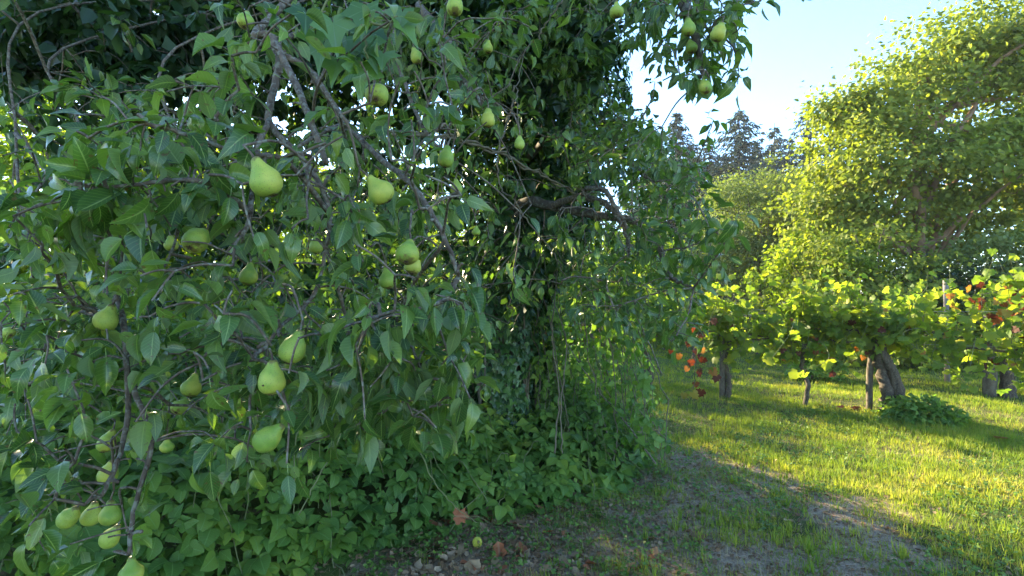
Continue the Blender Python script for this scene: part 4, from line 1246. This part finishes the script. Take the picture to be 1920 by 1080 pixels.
# large ivy leaves drooping close above the pears
hb = P(650, -40, 1.35)
IS = thing('ivy_spray', 'spray of large drooping ivy leaves at the top, above the eye-showing pear', 'ivy', hb)
b = Buf(); q1 = smooth_line([P(560, -80, 1.6), P(640, -20, 1.4), P(675, 40, 1.3), P(690, 110, 1.25)], 5, .003); tube(b, q1, np.linspace(.006, .003, len(q1)), 6)
q2 = smooth_line([P(640, -20, 1.4), P(600, 20, 1.35), P(575, 60, 1.3)], 5, .003); tube(b, q2, np.linspace(.004, .002, len(q2)), 5)
q3 = smooth_line([P(675, 40, 1.3), P(720, 50, 1.3), P(745, 30, 1.3)], 5, .003); tube(b, q3, np.linspace(.004, .002, len(q3)), 5)
part('stem', b, M['green_twig'], IS, hb)
ip = [(668, 52, .105), (650, 40, .10), (700, 30, .11), (640, 95, .09), (676, 95, .105), (700, 85, .08), (620, 10, .1), (735, 20, .09), (590, 40, .085), (720, 90, .085), (612, 60, .09), (575, 5, .09), (760, 0, .08), (690, -10, .1)]
pp = np.array([P(x_, y_, 1.28 + rng.uniform(-.06, .1)) for x_, y_, _ in ip]); ss = np.array([q[2] for q in ip]) * .95
foliage(IS, hb, ivy_t, ivy_lo, M['ivy_leaf'], pp, frames(rnd(len(pp), .28) + [.1, -.25, -1], rnd(len(pp), .3) + [0, -1, .45]), ss, rng.integers(0, 3, len(pp)), 40, rest='leaf', minpx=2)

# ------------------------------------------------------------------ creepers hanging right of the trunk
CB = np.array([.65, 5.2, 0])
CR = thing('creeper', 'curtain of thin leafy creeper stems hanging right of the ivy trunk', 'creeper', CB)
cpos, cd, cn, csz = [], [], [], []
cb = Buf()
for q in range(64):
    x0 = rng.uniform(-.15, 1.25); y0 = 5.6 - .5 * x0 + rng.normal(0, .35)
    zt = rng.uniform(1.2, 3.4) * (1 - .35 * max(x0 - .3, 0)); xe = x0 + rng.normal(.12, .15); ze = rng.uniform(0.05, .6)
    l2 = smooth_line([(x0 - .1, y0, zt), (x0, y0, zt * .7), ((x0 + xe) / 2 + rng.normal(0, .06), y0 - .05, zt * .4), (xe, y0 - .1, ze)], 4, .012)
    tube(cb, l2, rng.uniform(.002, .0055), 4, cap=False)
    m_ = rng.integers(22, 50)
    tpar = rng.uniform(0, 1, m_) * (len(l2) - 1.01); i0 = tpar.astype(int)
    p = l2[i0] + (l2[i0 + 1] - l2[i0]) * (tpar - i0)[:, None] + rnd(m_, .035)
    cpos.append(p); cd.append(rnd(m_, .6) + [0, -.1, -.6]); cn.append(rnd(m_, .5) + [0, -.5, .6]); csz.append(.066 * rng.uniform(.5, 1.3, m_))
cpos, cd, cn, csz = map(np.concatenate, (cpos, cd, cn, csz))
foliage(CR, CB, [bram_lo[0], bram_lo[1], broad_leaf[0], broad_leaf[1]], [broad_leaf[0], broad_leaf[1], bram_lo[0], broad_leaf[0]], M['bramble_leaf'], cpos, frames(cd, cn), csz * 1.15, rng.integers(0, 4, len(cpos)), 160, minpx=6)
part('stems', cb, M['liana'], CR, CB, 'stuff')
# single bare climbing stems one can follow with the eye
def liana(name, pts, r_, label, twist=None, mat='liana'):
    org = np.asarray(pts[0], float); b = Buf(); l2 = smooth_line(pts, 8, .004)
    T = thing(name, label, 'creeper', org)
    tube(b, l2, np.linspace(r_, r_ * .6, len(l2)), 7); part('stem', b, M[mat], T, org)
    if twist:
        t_ = np.arange(len(l2)) * .75
        l3 = l2 + np.stack([.3 * np.cos(t_), np.sin(t_), np.cos(t_)], -1) * r_ * 1.9
        b = Buf(); tube(b, l3, np.linspace(r_ * .8, r_ * .5, len(l3)), 6); part('stem', b, M[mat], T, org)
liana('twining_stem', L((700, 235, 2.3), (770, 252, 2.4), (840, 258, 2.5), (880, 268, 2.6), (940, 288, 2.8), (1000, 320, 3.0), (1060, 352, 3.2), (1085, 370, 3.3)), .0085, 'two pale stems twisted together crossing the ivy trunk', True)
liana('bare_stem', L((964, 160, 3.2), (955, 220, 3.2), (935, 280, 3.1), (938, 350, 3.1), (962, 372, 3.0), (985, 410, 3.0), (1035, 470, 3.1), (1062, 525, 3.2)), .006, 'single pale stem winding down across the ivy trunk')
liana('bare_stem', L((1060, -10, 2.8), (1040, 20, 2.8), (1015, 60, 2.8), (1005, 90, 2.8)), .005, 'thin pale twig at the top edge before the dark ivy')
liana('bare_stem', L((785, -10, 2.6), (798, 60, 2.6), (850, 100, 2.6), (880, 160, 2.6), (910, 200, 2.6)), .004, 'thin stem curving down right of the topmost pears')
liana('bare_stem', L((975, 250, 2.05), (968, 200, 2.1), (972, 150, 2.2), (985, 90, 2.4)), .0025, 'hair thin stalk holding the lone small pear')
liana('bare_stem', L((1240, 700, 4.5), (1215, 640, 4.5), (1180, 580, 4.4), (1100, 520, 4.4)), .007, 'dark arching stem over the bright grass left of the vine posts', mat='twig')
liana('bare_stem', L((1230, 870, 4.3), (1180, 800, 4.6), (1120, 730, 4.8), (1060, 640, 5.0)), .008, 'dark cane slanting down to the dirt right of the brambles', mat='twig')
liana('bare_stem', L((1040, 850, 4.1), (1048, 740, 4.2), (1035, 620, 4.3), (1045, 500, 4.4), (1020, 420, 4.5)), .007, 'straight pale stem rising from the brambles beside the trunk')
liana('bare_stem', L((1055, 850, 4.1), (1052, 760, 4.15), (1062, 640, 4.3), (1030, 540, 4.4), (1010, 420, 4.5)), .006, 'wavy pale stem twined near the straight one')
liana('bare_stem', L((560, 965, 2.9), (600, 890, 3.0), (640, 810, 3.1), (672, 690, 3.1)), .004, 'thin green bramble runner leaning over the leaves', mat='green_twig')
liana('bare_stem', L((780, 830, 3.4), (812, 900, 3.3), (860, 955, 3.25), (895, 980, 3.2)), .004, 'arching green bramble cane touching the dead leaves', mat='green_twig')

# ------------------------------------------------------------------ brambles
yf_x = [-6, -4, -2.6, -2.0, -1.5, -1.0, -.4, 0, .5, .9, 1.25]
yf_y = [1.3, 1.5, 1.8, 2.2, 2.75, 3.2, 3.65, 3.85, 4.1, 4.4, 5.0]
H_x = [-6, -3.5, -2.4, -1.5, -.8, 0, .6, 1.0, 1.3]
H_y = [1.25, 1.15, .95, .72, .60, .50, .48, .40, .2]
def mound(x, y):
    t_ = np.clip((y - np.interp(x, yf_x, yf_y)) / 1.1, 0, 1)
    return np.interp(x, H_x, H_y) * (t_ * (2 - t_)) * (1 + .18 * np.sin(2.3 * x + 1.1 * y) + .1 * np.sin(5 * x - 3 * y))


BB = np.array([-1.6, 3.6, 0])
BR = thing('bramble_thicket', 'dense bramble thicket of three part leaves covering the ground under the pear tree', 'brambles', BB)
n = 9500
x = rng.uniform(-6, 1.35, n * 3); y = rng.uniform(1.3, 8.0, n * 3)
wgt = np.exp(-np.hypot(x, y - 1) / 4.5)
hh = mound(x, y); k = (y > np.interp(x, yf_x, yf_y)) & (rng.random(len(x)) < wgt * 1.7)
x, y, hh = x[k][:n], y[k][:n], hh[k][:n]
z = gnd(x, y) + hh * (1 - .5 * rng.random(len(x)) ** 1.8) + rng.normal(0, .035, len(x)) + .03
e = .05
gxn = -(mound(x + e, y) - mound(x - e, y)) / (2 * e); gyn = -(mound(x, y + e) - mound(x, y - e)) / (2 * e)
out = unit(np.stack([gxn, gyn, np.ones(len(x))], -1))
n = len(x)
pos = np.stack([x, y, np.maximum(z, .03)], -1)
hz = out.copy(); hz[:, 2] = 0
dd = rnd(n, .55) * [1, 1, .4] + hz * .8 + [0, -.35, -.15]; nn = out * 1.0 + rnd(n, .30) + [0, -.15, .25]
sc = .108 * rng.uniform(.5, 1.35, n) * (.75 + .5 * fbm(x, y, 3.2, 77))
k = clear_pears(pos, sc * 1.5, .5); pos, dd, nn, sc = pos[k], dd[k], nn[k], sc[k]
foliage(BR, BB, bram_hi, bram_lo + bram_far, M['bramble_leaf'], pos, frames(dd, nn), sc, rng.integers(0, 4, len(pos)) + 4 * (pos[:, 1] > 4.6), 300, minpx=8)
b = Buf()
for q in range(160):
    x0 = rng.uniform(-4, 1.1); y0 = np.interp(x0, yf_x, yf_y) + rng.uniform(.15, 2.5); a = rng.uniform(0, 6.28); r_ = rng.uniform(.3, .8)
    p0 = np.array([x0, y0, 0]); p3 = p0 + [math.cos(a) * r_, math.sin(a) * r_ - .2, 0]
    pm = (p0 + p3) / 2; pm[2] = mound(pm[0], pm[1]) * 1.05 + .05; p3[2] = max(mound(p3[0], p3[1]) * .9, .02)
    l2 = smooth_line([p0, pm, p3], 4, .01); tube(b, l2, rng.uniform(.002, .0045), 4, cap=False)
part('canes', b, M['green_twig'], BR, BB, 'stuff')

# extra bramble/creeper bank right behind the trunk that closes the gap under the crown
for (x0, y0, r_, h, n, lab) in ((.5, 6.4, .7, 1.05, 700, 'leafy bramble bank behind the right foot of the trunk'), (-.9, 6.6, 1.1, 1.7, 1400, 'tall bramble bank behind the left foot of the trunk'), (-2.9, 6.4, 1.3, 1.8, 1500, 'tall bramble bank left behind the pear tree'), (-4.9, 5.6, 1.2, 1.9, 1500, 'tall bramble bank at the far left under the pear boughs')):
    low_bush(x0, y0, r_, h, n, 0, lab, 'bramble_leaf', .10, name='bramble_bush')

# ------------------------------------------------------------------ grass
def blades_at(x, y, h, wd, lean, buf, ang=None):
    n = len(x)
    pos = np.stack([x, y, gnd(x, y) - .004], -1)
    a = (math.pi * 0 + ang) if ang is not None else rng.uniform(0, 6.28, n)
    up = unit(np.stack([np.cos(a) * lean, np.sin(a) * lean, np.ones(n)], -1))
    side = unit(np.cross(up, np.stack([-np.sin(a), np.cos(a), np.zeros(n)], -1)))   # X axis
    fwd = unit(np.stack([np.cos(a), np.sin(a), np.zeros(n)], -1) + up * 0)
    X = np.stack([-np.sin(a), np.cos(a), np.zeros(n)], -1); Z = up; Y = unit(np.cross(Z, X))
    rot = np.stack([X, Y, Z], -1)
    sc = np.stack([wd, h, h], -1)
    tid = rng.integers(0, 3, n)
    for k, tp in enumerate(blades):
        q = tid == k
        tp.tile(buf, pos[q], rot[q], sc[q])


def in_view(x, y, z=0.1, m=60):
    px, py, d = project(np.stack([x, y, np.full_like(x, z)], -1))
    return (d > .5) & (px > -m) & (px < 1920 + m) & (py < 1080 + m)


def outside_bramble(x, y):
    return (y < np.interp(x, yf_x, yf_y) + .1) | (x > 1.2)


gb = Buf()
# tufts of near grass
def tufts(nt_, x0, x1, y0, y1, per, h0, h1, w_, dens, rad=.05, lean=1.0):
    cx = rng.uniform(x0, x1, nt_); cy = rng.uniform(y0, y1, nt_)
    k = in_view(cx, cy) & outside_bramble(cx, cy) & (rng.random(nt_) < dens(cx, cy))
    cx, cy = cx[k], cy[k]
    m0 = len(cx) * per; aa = rng.uniform(0, 6.28, m0); ro = np.abs(rng.normal(0, rad, m0)) * np.repeat(rng.uniform(.4, 1.6, len(cx)), per)
    x = np.repeat(cx, per) + np.cos(aa) * ro; y = np.repeat(cy, per) + np.sin(aa) * ro
    hsc = np.repeat(rng.uniform(h0, h1, len(cx)), per)
    n = len(x)
    blades_at(x, y, hsc * rng.uniform(.5, 1.3, n), w_ * rng.uniform(.6, 1.3, n), np.abs(rng.normal(0, .45 * lean, n)) + lean * ro / rad * .7, gb, aa + rng.normal(0, .5, n))
    return n
dn = lambda x, y: np.clip((x + .35 * (y - 3)) * 2.2 + .1, .05, 1) * np.clip(1.1 - .85 * dirt(x, y) * (.5 + fbm(x, y, 6, 21)), .12, 1) * np.clip((fbm(x, y, 2.2, 11) - .3) * 2.6, .12, 1)
strip = lambda x, y: np.clip(.35 + .9 * ((x + .57 * y) - 5.0) * .5, 0, 1)   # taller, denser towards the lit strip
c1 = tufts(9000, -1, 6.5, 2.4, 7.0, 14, .025, .085, .0055, dn, .035, 1.3)
c1 += tufts(420, -.5, 6, 2.5, 6, 30, .06, .12, .006, lambda x, y: .7 * (x > .75), .045, 1.2)
c1 += tufts(15000, .2, 6.5, 2.5, 6.5, 9, .018, .05, .0045, lambda x, y: np.clip((x + .35 * (y - 3)) * 2 - .3, 0, 1) * np.clip((fbm(x, y, 5.5, 41) - .33) * 3.2, 0, 1), .05, 2.2)
c2 = tufts(13000, 1.5, 9.5, 4.0, 9.5, 13, .03, .085, .006, lambda x, y: dn(x, y) * strip(x, y), .05, 1.1)
c3 = tufts(9000, -6, 14, 8.0, 16, 11, .04, .09, .009, lambda x, y: np.full_like(x, .9), .09)
c4 = tufts(7000, -16, 26, 14, 30, 8, .06, .11, .018, lambda x, y: np.full_like(x, .9), .2)
c5 = tufts(300, 1.5, 8, 3.6, 8, 18, .10, .18, .005, lambda x, y: dn(x, y) * strip(x, y), .06)
go = part('grass', gb, M['grass'], None); go['kind'] = 'stuff'
print('grass blades', c1 + c2 + c3 + c4 + c5)

# dry straw, twigs and leaf litter on the soil
gb = Buf(); n = 48000
x = rng.uniform(-1.5, 7, n); y = rng.uniform(2.4, 9, n)
k = in_view(x, y) & outside_bramble(x, y); x, y = x[k], y[k]; n = len(x)
blades_at(x, y, rng.uniform(.03, .11, n), rng.uniform(.002, .0045, n), rng.uniform(1.2, 12, n), gb)
go = part('dry_grass', gb, M['straw'], None); go['kind'] = 'stuff'

gb = Buf(); n = 21000
x = np.where(rng.random(n) < .35, rng.normal(-.2, .5, n), rng.normal(1.0, 1.4, n)); y = rng.uniform(2.5, 7, n)
k = in_view(x, y) & outside_bramble(x, y) & (rng.random(n) < .2 + dirt(x, y) + (x < .4)); x, y = x[k], y[k]; n = len(x)
pos = np.stack([x, y, gnd(x, y) + .008], -1)
for kk, tp in enumerate(broad_leaf):
    q = np.arange(n) % 2 == kk
    tp.tile(gb, pos[q], frames(rnd(n) * [1, 1, .25], rnd(n, .35) + [0, 0, 1])[q], rng.uniform(.012, .045, n)[q])
go = part('leaf_litter', gb, M['dead_leaf'], None); go['kind'] = 'stuff'

# low green weeds and ground ivy
gb = Buf(); n = 17000
x = rng.uniform(-2.2, 5, n); y = rng.uniform(2.3, 7.5, n)
lowc = np.clip(1.2 - (np.interp(x, yf_x, yf_y) - y) / .9, 0, 1) * (x < 1.4)     # thick beside the brambles
k = in_view(x, y) & outside_bramble(x, y) & (rng.random(n) < np.maximum(lowc * .9 * (fbm(x, y, 5, 2) > .38) * (1 - .6 * (x > -.45)), .30 * (fbm(x, y, 3, 9) > .48)))
x, y = x[k], y[k]
m_ = 6; x = np.repeat(x, m_) + rng.normal(0, .03, len(x) * m_); y = np.repeat(y, m_) + rng.normal(0, .03, len(y) * m_); n = len(x)
pos = np.stack([x, y, gnd(x, y) + rng.uniform(.008, .06, n)], -1)
rot = frames(rnd(n) * [1, 1, .3], rnd(n, .4) + [0, -.2, 1]); sc = rng.uniform(.014, .036, n)
for kk, tp in enumerate(broad_leaf + [ivy_lo[0]]):
    q = np.arange(n) % 3 == kk; tp.tile(gb, pos[q], rot[q], sc[q])
go = part('weeds', gb, M['ground_leaf'], None); go['kind'] = 'stuff'

# fallen leaves one can pick out
dead_t = [grid_leaf((0, .2, .5, .8, 1), (.02, .24, .30, .16, .01), (-1, -.5, 0, .5, 1), fold=.25 + .15 * s, curl=.15 - .3 * (s % 2), wave=.08, ph=s, petiole=.15) for s in range(3)]
dead_t = [dead_t[0], fan_leaf(VINEL, .5, -.1, .07, .2, 5), fan_leaf(VINEL, .25, .45, .08, .2, 6)]
dead_m = [tp.mesh('fallen_leaf', M['dead_leaf']) for tp in dead_t]
more_m = [dead_m, dead_m, dead_m, [tp.mesh('fallen_leaf', M['tan_leaf']) for tp in dead_t], [tp.mesh('fallen_leaf', M['russet_leaf']) for tp in dead_t]]
big_t = fan_leaf(VINE, .3, .15, .08, .25, 9)
def fallen(px, py, size, label, me, group=None, dist=None, lift=.012):
    a, b_ = (px - 960) / 960, (540 - py) / 960
    s_ = -(CAM[2]) / (math.sin(PITCH) + b_ * math.cos(PITCH)) if dist is None else dist
    p = P(px, py, s_)
    p[2] = gnd(p[0], p[1]) + lift
    o_ = obj('fallen_leaf', me); tag(o_, label, 'leaf', group)
    o_.location = p; o_.scale = (size,) * 3; o_.rotation_euler = (rng.normal(0, .3), rng.normal(0, .3), rng.uniform(0, 6.28))
    return o_
fallen(858, 1056, .13, 'large pale tan fallen leaf at the bottom edge', big_t.mesh('fallen_leaf', M['tan_leaf']), lift=.03)
fallen(850, 968, .10, 'curled russet leaf above the windfall pear', big_t.mesh('fallen_leaf', M['russet_leaf']), dist=3.45, lift=.14)
fallen(1298, 994, .07, 'brown leaf lying alone on the weedy dirt', dead_m[0])
fallen(531, 1027, .06, 'pale brown leaf caught on the low ivy at lower left', dead_t[1].mesh('fallen_leaf', M['tan_leaf']), dist=3.1, lift=.06)
fallen(1005, 925, .07, 'orange brown leaf under the right bramble edge', dead_t[2].mesh('fallen_leaf', M['russet_leaf']), dist=3.9, lift=.05)
for k in range(170):
    if k < 120:
        px, py = rng.normal(880, 95), rng.uniform(950, 1078)
    else:
        px, py = rng.uniform(780, 1350), rng.uniform(880, 1078)
    if abs(px - 895) < 24 and abs(py - 1026) < 28:
        continue
    q = P(px, py, 1.6 / max((py - 560) / 960, .1))
    if not outside_bramble(q[0] * np.ones(1), q[1] * np.ones(1) - .12)[0]:
        continue
    kind = k % 5
    colr = ('brown', 'brown', 'brown', 'tan', 'russet')[kind]
    where = 'left of the windfall pear' if px < 870 else ('beside the windfall pear' if px < 960 else 'on the bare dirt right of the windfall pear')
    fallen(px, py, rng.uniform(.05, .105), 'dry %s leaf among the litter %s' % (colr, where), more_m[kind][k % 3], 'dry leaves scattered at the bramble edge')
for k, (px, py, sz, lab) in enumerate(((1548, 770, .10, 'leftmost pinkish red leaf on the lit grass before the double trunk'), (1583, 771, .09, 'middle pinkish red leaf on the lit grass'), (1617, 774, .11, 'red leaf on the lit grass nearest the bramble clump'), (1888, 829, .13, 'reddish leaf on the grass near the picture edge'))):
    fallen(px, py, sz, lab, vine_t[k % 4].mesh('fallen_leaf', M['red_leaf']), lift=.05)

# ------------------------------------------------------------------ air
m, t = nodes_of("haze_air")
pv = N(t, "ShaderNodeVolumePrincipled"); pv.inputs["Color"].default_value = (.86, .92, 1, 1); pv.inputs["Density"].default_value = .0006; pv.inputs["Anisotropy"].default_value = .35
t.links.new(pv.outputs[0], N(t, "ShaderNodeOutputMaterial").inputs["Volume"])
hx0, hx1, hy0, hy1, hz0, hz1 = -410, 410, -70, 610, -1.2, 20.5
hv = [(x_, y_, z_) for x_ in (hx0, hx1) for y_ in (hy0, hy1) for z_ in (hz0, hz1)]
hm = bpy.data.meshes.new("haze"); hm.from_pydata(hv, [], [(0, 1, 3, 2), (4, 6, 7, 5), (0, 4, 5, 1), (2, 3, 7, 6), (0, 2, 6, 4), (1, 5, 7, 3)]); hm.materials.append(m)
ho = obj("haze", hm); ho['kind'] = 'stuff'
